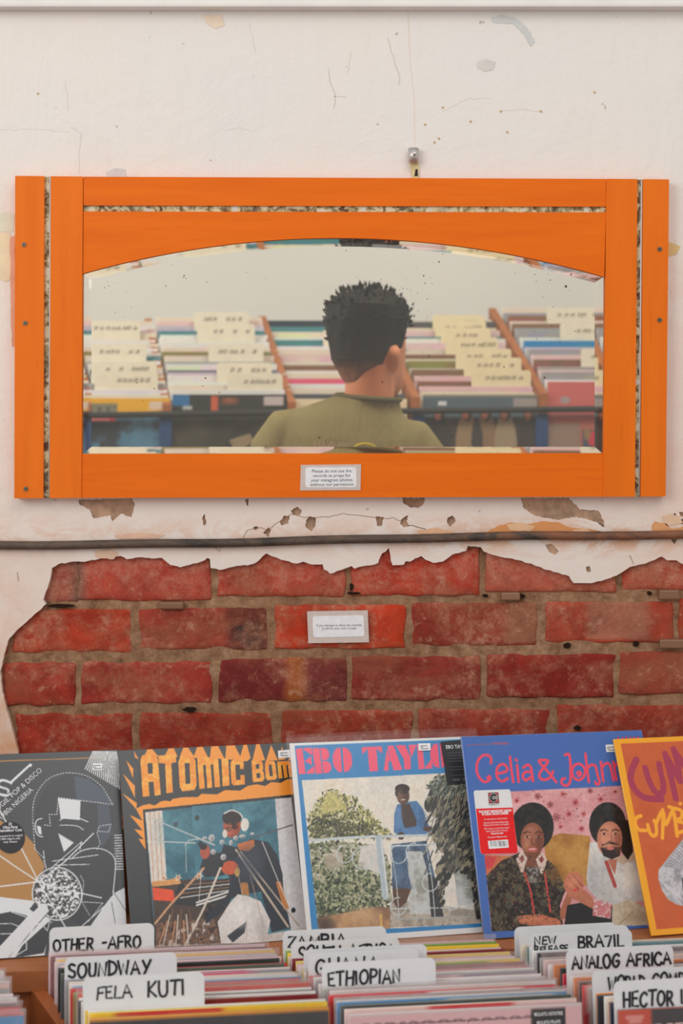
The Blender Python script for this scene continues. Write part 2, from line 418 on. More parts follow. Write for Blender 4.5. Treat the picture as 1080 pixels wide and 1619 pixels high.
def wood_mat(name, a, b, dark, axis='x', rough=.42, spec=.4, gs=1.0):
    t = NT(name); sc = {'x': (1.2, 14, 14), 'y': (14, 1.2, 14), 'z': (14, 14, 1.2)}[axis]
    c = t.coords(tuple(q*gs for q in sc)); n = t.noise(2.2, 5, .6, c, .6); f = t.noise(9, 4, .6, c)
    col = t.ramp(n.outputs[0], [(.3, L(a)), (.7, L(b))]).outputs[0]
    col = t.mix(t.mapr(f.outputs[0], .6, .75, 0, .35), col, L(dark))
    k = t.noise(5, 3, .5, t.coords(tuple(q*.55*gs for q in sc)), .3)
    col = t.mix(t.mapr(k.outputs[0], .74, .8, 0, .7), col, L(dark))
    t.bump(f.outputs[0], .08, .001)
    return t.base(col, rough, spec)
def pipe_mat():
    t = NT('rusty_iron'); c = t.coords(); n = t.noise(22, 6, .7, t.coords((.5, 1, 1)), .6); f = t.noise(120, 4, .7, c)
    sep = t.n('ShaderNodeSeparateXYZ'); t.l(c, sep.inputs[0])
    col = t.ramp(n.outputs[0], [(.35, L((52, 48, 46))), (.6, L((98, 82, 70)))]).outputs[0]
    rs = t.math('ADD', t.mapr(sep.outputs[0], -.1, .5, -.12, .16), n.outputs[0])
    col = t.mix(t.mapr(rs, .5, .72, 0, .85), col, L((140, 88, 60)))
    t.bump(f.outputs[0], .5, .001)
    return t.base(col, .6, .35)
def flake_mat():
    t = NT('flaking_paint'); c = t.coords((1, 1, 1)); n = t.noise(60, 4, .6, c, .8); m = t.noise(18, 4, .6, c)
    col = t.ramp(n.outputs[0], [(.38, L((88, 62, 46))), (.46, L((150, 128, 92))), (.56, L((214, 202, 160))), (.68, L((206, 208, 204)))]).outputs[0]
    col = t.mix(t.mapr(m.outputs[0], .55, .65, 0, .5), col, L((110, 118, 96)))
    t.bump(n.outputs[0], .5, .002)
    return t.base(col, .6, .3)
def glass_mat():
    t = NT('hazy_mirror_glass'); out = t.t.nodes['Material Output']
    g = t.n('ShaderNodeBsdfGlass'); g.inputs['IOR'].default_value = 1.5; g.inputs['Roughness'].default_value = 0.0
    g.inputs['Color'].default_value = (.93, .94, .92, 1)
    d = t.n('ShaderNodeBsdfDiffuse'); d.inputs[0].default_value = (*L((225, 212, 192)), 1)
    k = t.n('ShaderNodeBsdfDiffuse'); k.inputs[0].default_value = (*L((58, 46, 36)), 1)
    c = t.coords(); n = t.noise(5, 3, .6, c)
    mx = t.n('ShaderNodeMixShader'); t.l(t.mapr(n.outputs[0], .3, .7, .010, .024), mx.inputs[0]); t.l(g.outputs[0], mx.inputs[1]); t.l(d.outputs[0], mx.inputs[2])  # haze over the reflection, put in as a faint pale diffuse mix
    sp = t.noise(190, 2, .5, c); cl = t.noise(7, 3, .6, c)      # tarnish specks, in clusters
    spot = t.math('MULTIPLY', t.mapr(sp.outputs[0], .735, .765, 0, 1), t.mapr(cl.outputs[0], .5, .56, 0, 1))
    m2 = t.n('ShaderNodeMixShader'); t.l(spot, m2.inputs[0]); t.l(mx.outputs[0], m2.inputs[1]); t.l(k.outputs[0], m2.inputs[2])
    t.l(m2.outputs[0], out.inputs['Surface'])
    return t.m
def film_mat(name='clear_plastic_film', lo=.12, hi=.26):
    t = NT(name); out = t.t.nodes['Material Output']
    tr = t.n('ShaderNodeBsdfTransparent'); d = t.n('ShaderNodeBsdfDiffuse'); d.inputs[0].default_value = (*L((235, 222, 222)), 1)
    gl = t.n('ShaderNodeBsdfGlossy'); gl.inputs['Roughness'].default_value = .22
    m1 = t.n('ShaderNodeMixShader'); m1.inputs[0].default_value = .45; t.l(d.outputs[0], m1.inputs[1]); t.l(gl.outputs[0], m1.inputs[2])
    n = t.noise(40, 3, .6, t.coords()); m2 = t.n('ShaderNodeMixShader'); t.l(t.mapr(n.outputs[0], .3, .7, lo, hi), m2.inputs[0])
    t.l(tr.outputs[0], m2.inputs[1]); t.l(m1.outputs[0], m2.inputs[2]); t.l(m2.outputs[0], out.inputs['Surface'])
    return t.m
M_PLASTER = plaster_mat(); M_BRICK = brick_mat(); M_MORTAR = mortar_mat(); M_PIPE = pipe_mat(); M_FLAKE = flake_mat()
M_GLASS = glass_mat(); M_FILM = film_mat(); M_FILM_THIN = film_mat('thin_plastic_film', .02, .05)
M_OR_X = wood_mat('orange_varnished_rail', (224, 102, 4), (236, 114, 8), (196, 80, 4), 'x', .5, .2)
M_OR_Z = wood_mat('orange_varnished_stile', (226, 108, 12), (236, 118, 18), (208, 92, 10), 'z', .5, .2)
M_SHELF = wood_mat('brown_stained_timber', (150, 92, 56), (176, 112, 70), (92, 54, 34), 'x', .5, .3)
M_DIV = wood_mat('brown_divider_timber', (150, 84, 44), (172, 100, 56), (96, 54, 30), 'y', .5, .3)
M_RACKW = wood_mat('orange_rack_timber', (160, 92, 46), (178, 108, 58), (116, 66, 34), 'y', .5, .3)
M_PRINT = attr_mat('printed_card', .42, .3, .05, 220)
M_PRINT_GLOSS = attr_mat('glossy_printed_card', .25, .4, .05, 220)
M_CARD = simple('white_plastic_divider', (222, 224, 226), .45, .35, .03, 30)
M_CARD_CREAM = simple('cream_plastic_divider', (228, 218, 196), .5, .3, .05, 30)
M_INK = flat((42, 42, 46), .55, .3, name='marker_ink')
M_WHITE = flat((232, 232, 234), .5, .3, name='white_paper')
M_INKGREY = flat((92, 92, 96), .6, .2, name='printed_grey')

# ------------------------------------------------------------------ wall
WALL = 2.92
PF = WALL-.008      # plaster face
def W(x, y, d=PF): p = P(x, y, d); return (p.x, p.z)
def rough_loop(pts, amp, step, seed):
    """wander along an outline so that broken edges look broken"""
    r = random.Random(seed); out = []
    for (x0, y0), (x1, y1) in zip(pts, pts[1:]+pts[:1]):
        n = max(1, int(math.hypot(x1-x0, y1-y0)/step)); out.append((x0, y0))
        for k in range(1, n):
            t = k/n; out.append((x0+(x1-x0)*t+r.uniform(-amp, amp), y0+(y1-y0)*t+r.uniform(-amp, amp)))
    return out
BROKEN = [(36, 1300), (33, 1215), (26, 1178), (20, 1155), (10, 1122), (3, 1088), (0, 1062), (4, 1045), (14, 1010), (28, 995), (45, 980), (60, 967), (73, 955), (68, 948),
 (75, 930), (80, 912), (82, 898), (92, 892), (115, 888), (135, 888), (155, 884), (190, 879), (200, 884), (225, 881), (240, 883), (256, 882), (263, 888), (269, 893),
 (285, 897), (300, 893), (318, 888), (328, 882), (332, 884), (333, 898), (347, 901), (370, 896), (395, 893), (402, 891), (421, 875), (429, 879), (450, 886), (469, 891),
 (479, 888), (490, 892), (510, 892), (512, 900), (522, 907), (540, 901), (556, 895), (560, 899), (584, 894), (598, 890), (604, 875), (610, 872), (615, 866), (617, 876), (618, 886),
 (621, 894), (638, 893), (642, 887), (648, 888), (666, 879), (673, 885), (685, 890), (700, 888), (715, 877), (737, 871), (740, 863), (760, 865), (765, 872), (790, 880),
 (815, 885), (840, 891), (860, 900), (880, 905), (900, 911), (907, 922), (935, 922), (955, 917), (975, 910), (995, 897), (1015, 892), (1030, 887), (1046, 880), (1055, 886),
 (1070, 886), (1080, 892), (1130, 884), (1220, 905), (1330, 890), (1420, 930), (1440, 1200), (1400, 1450), (1100, 1500), (600, 1520), (200, 1560), (60, 1500)]
CHIPS = [[(124, 790), (208, 788), (213, 797), (207, 818), (192, 812), (178, 824), (174, 815), (148, 820), (142, 806), (126, 798)],
 [(484, 822), (490, 816), (499, 819), (499, 832), (492, 840), (483, 833)], [(594, 816), (607, 818), (603, 832), (597, 832)],
 [(634, 822), (640, 817), (646, 815), (643, 824), (647, 832), (639, 834), (632, 828)], [(636, 787), (672, 787), (670, 796), (662, 803), (648, 802), (638, 796)],
 [(442, 824), (450, 815), (458, 817), (456, 828), (446, 831)], [(460, 807), (470, 801), (477, 806), (475, 815), (463, 814)],
 [(416, 843), (425, 834), (429, 838), (424, 849)], [(708, 818), (716, 815), (721, 824), (713, 833), (707, 827)],
 [(824, 787), (899, 787), (918, 806), (946, 807), (955, 824), (956, 835), (944, 826), (930, 822), (912, 817), (880, 822), (845, 815), (828, 803)],
 [(1058, 818), (1068, 811), (1071, 822), (1064, 829), (1057, 824)], [(1074, 809), (1086, 811), (1086, 818), (1076, 816)], [(1076, 822), (1081, 819), (1082, 828), (1077, 829)],
 [(862, 861), (872, 860), (884, 871), (878, 877), (868, 872)], [(926, 897), (932, 894), (935, 903), (929, 906)], [(400, 834), (406, 832), (409, 836), (402, 838)],
 [(320, 818), (324, 812), (326, 828), (322, 832)], [(387, 790), (392, 788), (393, 800), (390, 799)], [(1060, 852), (1072, 853), (1066, 860)]]
wall = empty('wall_back', (0, 0, 0)); tag(wall, 'old shop wall of broken white plaster over red brick', 'wall', kind='structure')
OPEN = [(112, 366), (975, 366), (975, 730), (112, 730)]     # added opening behind the pane, onto the reflection built beyond
open_m = [W(x, y) for x, y in OPEN]
big = [(-2.4, 0.0), (2.4, 0.0), (2.4, 3.1), (-2.4, 3.1)]
broken_m = [W(x, y) for x, y in rough_loop(BROKEN, .9, 5, 3)]
chips_m = [[W(x, y) for x, y in rough_loop(c, .9, 2.2, i)] for i, c in enumerate(CHIPS)]
prism([big, broken_m, open_m]+chips_m, PF, WALL+.005, 'plaster', M_PLASTER, wall)
prism([big, [W(x, y, WALL+.012) for x, y in OPEN]], WALL+.0055, WALL+.11, 'mortar', M_MORTAR, wall)
und = bmesh.new()
M_UNDER = simple('plaster_undercoat', (176, 146, 122), .95, .1, .3, 40, 0, .6)
for i, c in enumerate(CHIPS):
    cx = sum(p[0] for p in c)/len(c); cy = sum(p[1] for p in c)/len(c)
    loop = [W(cx+(x-cx)*1.12, cy+(y-cy)*1.12, WALL) for x, y in c]; dy = .0 if i in (9, 13) else .0035
    if i == 0: dy = .001
    f = [und.verts.new((x, PF+.003+dy, z)) for x, z in loop]; und.faces.new(f[::-1])
from_bm('undercoat', und, M_UNDER, wall)
# bricks: courses with their joints, in photograph measure (courses climb slightly to the right)
BK = {0: [(-95, 122), (122, 333), (341, 549), (557, 758), (768, 976), (984, 1190), (1198, 1400)],
      1: [(-180, 14), (18, 208), (218, 424), (434, 641), (650, 853), (861, 1066), (1074, 1280), (1288, 1460)],
      2: [(-90, 0), (4, 118), (127, 336), (345, 549), (557, 762), (770, 973), (981, 1190), (1198, 1400)],
      3: [(-195, 12), (22, 210), (221, 432), (443, 652), (662, 870), (880, 1085), (1093, 1290)],
      4: [(-90, 110), (118, 330), (338, 545), (553, 760), (768, 975), (983, 1190)],
      5: [(-195, 12), (20, 215), (225, 435), (445, 650), (660, 870), (880, 1085)], -1: [(-180, 14), (22, 212), (222, 424), (434, 641), (650, 853), (861, 1066), (1074, 1280)]}
TOPS = {-1: (786, 868), 0: (878, 951), 1: (965, 1033), 2: (1048, 1117), 3: (1131, 1199), 4: (1213, 1280), 5: (1294, 1362)}
BC = {(0, 0): (150, 78, 66), (0, 1): (168, 68, 54), (0, 2): (170, 66, 50), (0, 3): (172, 62, 46), (0, 4): (168, 84, 66), (0, 5): (172, 72, 54), (1, 1): (168, 62, 42), (1, 2): (146, 60, 48),
      (1, 3): (182, 58, 34), (1, 4): (138, 54, 42), (1, 5): (164, 70, 52), (1, 6): (168, 66, 46), (2, 1): (152, 54, 42), (2, 2): (152, 56, 46), (2, 3): (118, 46, 44), (2, 4): (134, 52, 44),
      (2, 5): (134, 44, 36), (2, 6): (150, 72, 56), (3, 1): (152, 54, 40), (3, 2): (148, 56, 42), (3, 3): (150, 58, 42), (3, 4): (146, 56, 44), (3, 5): (150, 60, 46)}
bb = bmesh.new(); rb = random.Random(5); counts = []
for row, js in BK.items():
    for k, (x0, x1) in enumerate(js):
        y0, y1 = TOPS[row]; sl = -.0165
        yl = sl*((x0+x1)/2-40); d = WALL+.002+rb.uniform(-.001, .0015)
        nb = len(bb.verts)
        a = P(x0+rb.uniform(-2, 2), y1+yl+rb.uniform(-1.5, 1.5), WALL); b = P(x1+rb.uniform(-2, 2), y0+yl+rb.uniform(-1.5, 1.5), WALL)
        if b.z > W(0, 733)[1] and row == -1 and 100 < x1 and x0 < 985: b.z = min(b.z, W(0, 735)[1])
        bm_box(bb, (a.x, d, a.z), (b.x, d+.07, b.z), .0035, 2)
        bb.verts.ensure_lookup_table()
        vv = bb.verts[nb:]; counts.append((len(vv), BC.get((row, k), (150+rb.randint(-12, 12), 60, 48))))
bmesh.ops.subdivide_edges(bb, edges=[e for e in bb.edges if e.calc_length() > .04], cuts=13, use_grid_fill=True)
cols = {}
bb.verts.ensure_lookup_table()
# colour by nearest brick: flood over connected pieces in the order they were made
seen = set(); order = []
for v in bb.verts:
    if v.index in seen: continue
    st = [v]; comp = []
    seen.add(v.index)
    while st:
        q = st.pop(); comp.append(q.index)
        for e in q.link_edges:
            o2 = e.other_vert(q)
            if o2.index not in seen: seen.add(o2.index); st.append(o2)
    order.append(comp)
vc = np.ones((len(bb.verts), 4))
order.sort(key=lambda c: min(c))
for comp, (n, rgb) in zip(order, counts):
    xs_ = [bb.verts[i].co.x for i in comp]; zs_ = [bb.verts[i].co.z for i in comp]; bx0, bx1, bz0, bz1 = min(xs_), max(xs_), min(zs_), max(zs_)
    for i in comp:
        v = bb.verts[i]; vc[i, :3] = L(rgb)
        if v.co.y < WALL+.03:
            nz = mnoise.noise(v.co*22)*.0018+mnoise.noise(v.co*60)*.001
            ed_ = min(v.co.x-bx0, bx1-v.co.x, v.co.z-bz0, bz1-v.co.z)
            if v.co.y < WALL+.006: v.co.y += max(0, 1-ed_/.008)*(.0005+.005*max(0, mnoise.noise(v.co*26+Vector((3, 1, 7)))+.12))
            v.co.y += nz; v.co.x += mnoise.noise(v.co*30+Vector((5, 0, 0)))*.0045; v.co.z += mnoise.noise(v.co*30+Vector((0, 9, 0)))*.0045
# a few bricks are fired darker at one end, stained, or banded
for v in bb.verts:
    q = v.co; px = 540+F*q.x/q.y; py = YH-F*(q.z-CAMZ)/q.y
    if 360 < px < 426 and 955 < py < 1035: vc[v.index, :3] = L((98, 46, 42))
    if math.hypot(px-398, py-1003) < 22: vc[v.index, :3] = L((58, 48, 48))
    if 458 < px < 482 and 1038 < py < 1112: vc[v.index, :3] = L((158, 88, 44))
    if 482 < px < 550 and 1038 < py < 1112: vc[v.index, :3] = L((112, 48, 48))
    if 930 < px < 1025 and 945 < py < 1010: vc[v.index, :3] = L((158, 100, 80))
    if 118 < px < 134 and py < 955: vc[v.index, :3] = L((120, 88, 76))
    if 800 < px < 855 and 948 < py < 1015: vc[v.index, :3] = L((142, 92, 70))
bo = from_bm('brickwork', bb, M_BRICK, wall, True)
bo.data.attributes.new('Col', 'FLOAT_COLOR', 'POINT').data.foreach_set('color', vc.ravel())
# plugs of old timber left in the joints
M_PLUG = wood_mat('grey_plug_timber', (120, 86, 64), (140, 104, 78), (70, 50, 40), 'x')
for (x0, y0, x1, y1) in ((252, 951, 291, 963), (1041, 932, 1074, 948), (792, 936, 822, 949), (1042, 1010, 1086, 1025)):
    m_ = bmesh.new(); a, b = P(x0, y1, WALL), P(x1, y0, WALL); bm_box(m_, (a.x, WALL-.008, a.z), (b.x, WALL+.04, b.z), .003)
    from_bm('wood_plug', m_, M_PLUG, wall)
holes = bmesh.new()
for (x, y, rx, ry) in ((768, 942, 6, 3.5), (826, 942, 6, 4), (1027, 938, 5, 4), (897, 1021, 8, 6), (1006, 1018, 6, 6), (913, 1151, 7, 5), (300, 1122, 14, 5), (556, 928, 4, 8), (97, 958, 26, 4), (560, 938, 14, 3)):
    c = P(x, y, WALL+.0005); vsn = [holes.verts.new((c.x+rx*.85e-3*math.cos(t)*rb.uniform(.8, 1.15), WALL-.0022, c.z+ry*.85e-3*math.sin(t)*rb.uniform(.8, 1.15))) for t in [2*math.pi*k/12 for k in range(12)]]
    v2 = [holes.verts.new((v.co.x, WALL+.02, v.co.z)) for v in vsn]
    holes.faces.new(vsn)
    for k in range(12): holes.faces.new((vsn[k], vsn[(k+1) % 12], v2[(k+1) % 12], v2[k]))
from_bm('joint_hole', holes, flat((46, 32, 26), .95, .05, name='dark_hole'), wall)
# hairline cracks and paint smears on the plaster
def crack(pts, wd, rgb, name='crack', seed=1):
    q = rough_loop(pts, .8, 5, seed)
    ln = q[:len(q)]
    n = len(rough_loop(pts+[pts[-1]], .8, 5, seed))
    r = random.Random(seed); out = []
    for (x0, y0), (x1, y1) in zip(pts, pts[1:]):
        k = max(1, int(math.hypot(x1-x0, y1-y0)/6))
        for i in range(k): t = i/k; out.append((x0+(x1-x0)*t+r.uniform(-1, 1), y0+(y1-y0)*t+r.uniform(-1, 1)))
    out.append(pts[-1])
    return ribbons([[W(x, y) for x, y in out]], wd*1.11e-3, name, flat(rgb, .9, .1, name='crack_shade'), wall, PF-.0002)
for i, (pts, wd, rgb) in enumerate([([(384, 850), (392, 838), (412, 834), (424, 838), (434, 828), (448, 822), (462, 812), (482, 818), (500, 818), (520, 817), (540, 812), (570, 815), (596, 819), (612, 820), (622, 819), (634, 824)], 1.0, (150, 120, 98)),
    ([(646, 830), (664, 834), (680, 840), (692, 840)], 1.2, (112, 84, 66)), ([(520, 108), (521, 128), (530, 150), (528, 170)], 1.5, (210, 200, 190)), ([(528, 152), (548, 154)], 1.2, (214, 204, 194)),
    ([(555, 84), (553, 100), (548, 116)], 1.6, (220, 212, 204)), ([(613, 60), (624, 100), (632, 118), (631, 134)], 1.4, (212, 200, 188)), ([(646, 20), (648, 90), (655, 160), (656, 235)], 1.2, (228, 212, 196)),
    ([(112, 202), (130, 212), (124, 250), (126, 276)], 1.2, (216, 206, 196)), ([(104, 130), (108, 175)], 1.1, (220, 212, 204)), ([(395, 38), (404, 84)], 1.0, (220, 212, 204)), ([(356, 206), (380, 202), (398, 208)], 1.0, (222, 212, 202)),
    ([(700, 176), (740, 156), (775, 156)], 1.0, (224, 210, 196)), ([(790, 176), (830, 172), (860, 178)], 1.0, (222, 208, 194)), ([(340, 865), (348, 872), (350, 860)], 1.0, (150, 120, 100)), ([(28, 905), (29, 918)], 1.2, (160, 130, 112)),
    ([(0, 206), (50, 204), (110, 208)], 1.0, (226, 216, 206)), ([(996, 878), (1002, 892)], 1.0, (150, 120, 100))]):
    crack(pts, wd, rgb, seed=i)
def smear(pts, rgb, seed=0, lift=.0008):
    lp = [W(x, y) for x, y in rough_loop(pts, .8, 5, seed)]; m_ = bmesh.new()
    m_.faces.new([m_.verts.new((x, PF-lift, z)) for x, z in lp]); return from_bm('paint_patch', m_, simple('paint_patch', rgb, .8, .2, .06, 40), wall)
smear([(776, 28), (790, 24), (812, 27), (832, 42), (846, 66), (840, 74), (828, 54), (812, 38), (780, 36)], (206, 208, 206), 1)
smear([(755, 97), (770, 94), (783, 98), (780, 110), (766, 113), (754, 106)], (214, 210, 204), 2)
smear([(-12, 366), (14, 368), (19, 378), (18, 440), (8, 446), (-12, 436)], (232, 216, 182), 4)
smear([(-12, 335), (22, 338), (22, 366), (-12, 368)], (222, 222, 200), 5, .0006)
smear([(1056, 382), (1068, 386), (1076, 390), (1070, 402), (1056, 406)], (224, 196, 140), 6)
smear([(16, 376), (24, 372), (24, 548), (19, 548), (17, 470)], (226, 170, 142), 7, .0012)
smear([(168, 272), (182, 266), (198, 268), (200, 280), (170, 280)], (208, 206, 206), 8)
smear([(322, 24), (350, 24), (356, 40), (340, 46), (326, 36)], (232, 214, 192), 9)
smear([(772, 840), (786, 832), (806, 826), (830, 830), (856, 824), (884, 826), (902, 834), (930, 836), (952, 840), (956, 848), (900, 849), (820, 850), (776, 850)], (216, 150, 96), 31)
smear([(1030, 832), (1036, 824), (1054, 828), (1062, 836), (1080, 832), (1092, 840), (1090, 848), (1034, 846)], (218, 160, 110), 32)
smear([(800, 829), (826, 826), (846, 832), (838, 840), (806, 838)], (226, 184, 146), 33, .0011); smear([(905, 838), (925, 834), (936, 843), (910, 846)], (228, 188, 150), 34, .0011)
smear([(1048, 816), (1060, 812), (1074, 816), (1080, 826), (1056, 832), (1048, 826)], (224, 190, 160), 35)
smear([(660, 838), (690, 834), (720, 842), (700, 848), (664, 847)], (222, 176, 140), 36); smear([(180, 847), (220, 842), (262, 846), (250, 851), (190, 852)], (226, 186, 160), 37); smear([(150, 872), (172, 868), (188, 874), (180, 884), (152, 882)], (222, 188, 162), 38)
for i, (x, y) in enumerate(((687, 225), (694, 219), (700, 170), (792, 176), (802, 209), (60, 148), (940, 146), (672, 197), (744, 192), (855, 176))):
    smear([(x-1.6, y-1.6), (x+1.8, y-1.2), (x+1.5, y+2), (x-1.2, y+1.6)], (196, 164, 116), 20+i)

trim = bmesh.new(); a, b = P(-700, 19, WALL), P(1800, -60, WALL)
bm_box(trim, (a.x, PF-.022, a.z), (b.x, PF-.0005, b.z), .003); a2 = P(0, 21.5, WALL); a3 = P(0, 15, WALL)
bm_box(trim, (a.x, PF-.028, a3.z-.004), (b.x, PF-.0005, a3.z+.004), .002)
tag(from_bm('trim_1', trim, simple('white_trim_paint', (226, 222, 218), .5, .3, .04, 12)), 'white painted timber rail along the top of the plaster wall', 'trim', kind='structure')
fl = bmesh.new(); bm_box(fl, (-2.4, -1.2, -.06), (2.4, 6.2, 0))
tag(from_bm('floor', fl, wood_mat('floor_boards', (120, 90, 66), (140, 106, 80), (84, 60, 44), 'y', .6, .3)), 'brown timber shop floor', 'floor', kind='structure')
fw = bmesh.new(); bm_box(fw, (-2.4, 5.55, 0), (2.4, 5.67, 3.1))
tag(from_bm('wall_far', fw, simple('pale_wall_paint', (226, 223, 216), .8, .2, .03, 2)), 'plain pale wall beyond the record rack in the mirror', 'wall', kind='structure')

# iron pipe along the wall
pp = bmesh.new(); pts = []
for i in range(60):
    x = -320+i*29; y = 862-.0155*(x)+1.6*math.sin(x*.006)+(.8*math.sin(x*.021))
    pts.append(P(x, y, PF-.008))
bm_tube(pp, pts, .0076, 16)
tag(from_bm('iron_pipe', pp, M_PIPE, None, True), 'thin rusty iron pipe running across the wall below the mirror', 'pipe')

# ------------------------------------------------------------------ arched mirror in its orange frame
MF = PF-.026       # front face of the frame
def mp(x, y, d=MF): p = P(x, y, d); return (p.x, p.z)
arch = lambda x: 376+ (57.0*((x-532)/404.0)**2 if x < 532 else 61.0*((x-532)/422.0)**2)
mir = empty('wall_mirror', (0, 0, 0))
tag(mir, 'wide orange wooden mirror with an arched top, hung on the white plaster wall', 'mirror')
FB = PF-.0008
def board(pts, name, mat, d0=MF, d1=FB):
    o = prism([[mp(*p) for p in pts]], d0, d1, name, mat, mir)
    b = o.modifiers.new('bevel', 'BEVEL'); b.width = .0016; b.segments = 2; b.limit_method = 'ANGLE'; b.angle_limit = math.radians(50)
    return o
board([(24, 278), (70, 278.4), (68.5, 787.6), (22.5, 788)], 'outer_stile', M_OR_Z)
board([(80.5, 278.6), (131, 279), (128.5, 787.2), (78.5, 787.5)], 'inner_stile', M_OR_Z)
board([(959, 282.6), (1008, 283), (1004, 785.4), (954, 785.6)], 'inner_stile', M_OR_Z)
board([(1017, 283.2), (1058, 283.6), (1052.5, 785), (1013, 785.3)], 'outer_stile', M_OR_Z)
top1 = [(131.5, 279), (958.5, 282.6), (958.5, 326.5), (131.5, 324.5)]
board(top1, 'top_rail', M_OR_X, MF+.002)
ax = np.linspace(131, 955.5, 60)
board([(131.5, 334), (958.5, 335.5), (955.8, 436.5)]+[(x, arch(x)) for x in ax[::-1]], 'arched_rail', M_OR_X, MF+.002)
board([(129, 717.5), (955, 716.5), (954, 785.5), (128.5, 787.2)], 'bottom_rail', M_OR_X, MF+.002)
def strip(pts, axis):
    o = prism([[mp(*p) for p in pts]], MF+.006, FB, 'painted_groove', M_FLAKE, mir)
    n = 3
    return o
strip([(70, 278.4), (80.5, 278.6), (78.5, 787.5), (68.5, 787.6)], 'z'); strip([(1008, 283), (1017, 283.2), (1013, 785.3), (1004, 785.4)], 'z')
strip([(131.5, 324.5), (958.5, 326.5), (958.5, 335.5), (131.5, 334)], 'x')
bead = flat((206, 206, 200), .5, .3, name='bead_paint')
for a_, b_ in (((78.8, 280), (77, 786)), ((1015.4, 285), (1011.5, 784))):
    m_ = bmesh.new(); bm_tube(m_, [Vector((mp(*a_)[0], MF+.005, mp(*a_)[1])), Vector((mp(*b_)[0], MF+.005, mp(*b_)[1]))], .0016, 8); from_bm('groove_bead', m_, bead, mir, True)
M_SCREW = flat((128, 112, 96), .35, .5, .6, name='screw_steel'); M_DK = flat((40, 36, 34), .6, .2, name='dark_slot')
for (x, y) in ((38, 387), (40, 511), (41, 773), (1043, 394), (1043, 506)):
    m_ = bmesh.new(); c = mp(x, y)
    bmesh.ops.create_cone(m_, cap_ends=True, segments=20, radius1=.0045, radius2=.0038, depth=.002, matrix=Matrix.Translation((c[0], MF-.0008, c[1])) @ Matrix.Rotation(math.pi/2, 4, 'X'))
    sc = from_bm('screw', m_, M_SCREW, mir)
    m_ = bmesh.new()
    for (sx, sz) in ((.0022, .0005), (.0005, .0022)): bm_box(m_, (c[0]-sx, MF-.0021, c[1]-sz), (c[0]+sx, MF-.0014, c[1]+sz))
    from_bm('screw_slot', m_, M_DK, sc)
# bevelled pane: flat back, raised centre, sloping rim
NB = 44
def pane_loop(ix, it, ib):
    x0, x1 = 129.5+ix, 955.5-ix; xs = np.linspace(x0, x1, NB)
    lo = [(x, 717.6-ib) for x in np.linspace(x0, x1, 8)]
    return lo+[(x, arch(x)+it*(1+.0) + 0) for x in xs[::-1]]
gf, gr, gb = PF-.0135, PF-.0098, PF-.0078
go, gi = pane_loop(-1, -1, -1), pane_loop(13.5, 12.5, 11)
gm = bmesh.new()
r_back = [gm.verts.new((mp(x, y, MF)[0], gb, mp(x, y, MF)[1])) for x, y in go]
r_out = [gm.verts.new((mp(x, y, MF)[0], gr, mp(x, y, MF)[1])) for x, y in go]
r_in = [gm.verts.new((mp(x, y, MF)[0], gf, mp(x, y, MF)[1])) for x, y in gi]
n = len(go)
for k in range(n):
    j = (k+1) % n
    gm.faces.new((r_back[k], r_back[j], r_out[j], r_out[k])); gm.faces.new((r_out[k], r_out[j], r_in[j], r_in[k]))
gm.faces.new(r_in); gm.faces.new(r_back[::-1]); bmesh.ops.recalc_face_normals(gm, faces=gm.faces)
tag(from_bm('mirror_pane', gm, M_GLASS, mir), 'arched mirror glass with dark tarnish specks')

# tarnish: small dark specks and a scratch where the silvering has gone
rt = random.Random(12); M_TARN = flat((74, 62, 48), .7, .2, name='tarnish')
def speck(x, y, rr_):
    tm = bmesh.new(); c_ = mp(x, y, gf-.0004); tm.faces.new([tm.verts.new((c_[0]+rr_*1.1e-3*math.cos(q)*rt.uniform(.7, 1.2), gf-.0004, c_[1]+rr_*1.1e-3*math.sin(q)*rt.uniform(.7, 1.2))) for q in [-2*math.pi*k/8 for k in range(8)]])
    from_bm('tarnish_spot', tm, M_TARN, mir)
for x, y, q in ((895, 453, 2.2), (694, 414, 1.5), (670, 436, 1.2), (672, 448, 1.0), (291, 436, 1.2), (294, 440, .9), (290, 439, .8), (262, 452, 1.1), (327, 446, .9), (325, 598, 1.4), (172, 452, .9), (165, 455, .9), (390, 431, .8), (846, 434, .9), (870, 443, 1.1), (848, 445, .8), (903, 434, 1.3), (861, 597, 1.6), (797, 580, 1.2), (714, 690, 1.6), (547, 396, .9), (700, 402, .8), (420, 440, .8))+tuple((rt.gauss(596, 26), rt.gauss(455, 5), rt.uniform(.5, .9)) for k in range(24)): speck(x, y, q)
ribbons([[mp(517, 476, gf), mp(514, 488, gf), mp(513, 494, gf), mp(516, 496, gf)]], .0016, 'scratch_mark', flat((66, 56, 46), .7, .2, name='scratch'), mir, gf-.0004)

# small hook above the mirror
hk = empty('wall_hook', (0, 0, 0)); tag(hk, 'small metal barrel hook with a yellow strap above the mirror', 'hook')
c = P(654, 246, PF-.010); m_ = bmesh.new(); bm_tube(m_, [c+Vector((0, 0, .0125)), c+Vector((0, 0, -.0125))], .0092, 20)
from_bm('barrel', m_, flat((196, 192, 188), .3, .5, .7, name='brushed_steel'), hk, True)
m_ = bmesh.new(); bm_tube(m_, [c+Vector((.001, -.0085, 0)), c+Vector((.001, -.0108, 0))], .0024, 12); from_bm('screw', m_, M_SCREW, hk)
sp_ = [W(648.5, 258), W(662, 258), W(661, 284), W(652, 284)]
hole_ = [W(657, 268), W(660, 268), W(660.5, 279), W(655, 279)]
prism([sp_], PF-.0045, PF-.0006, 'strap', flat((214, 200, 150), .5, .3, name='strap_paint'), hk)
prism([hole_], PF-.0052, PF-.0046, 'strap_slot', M_DK, hk)

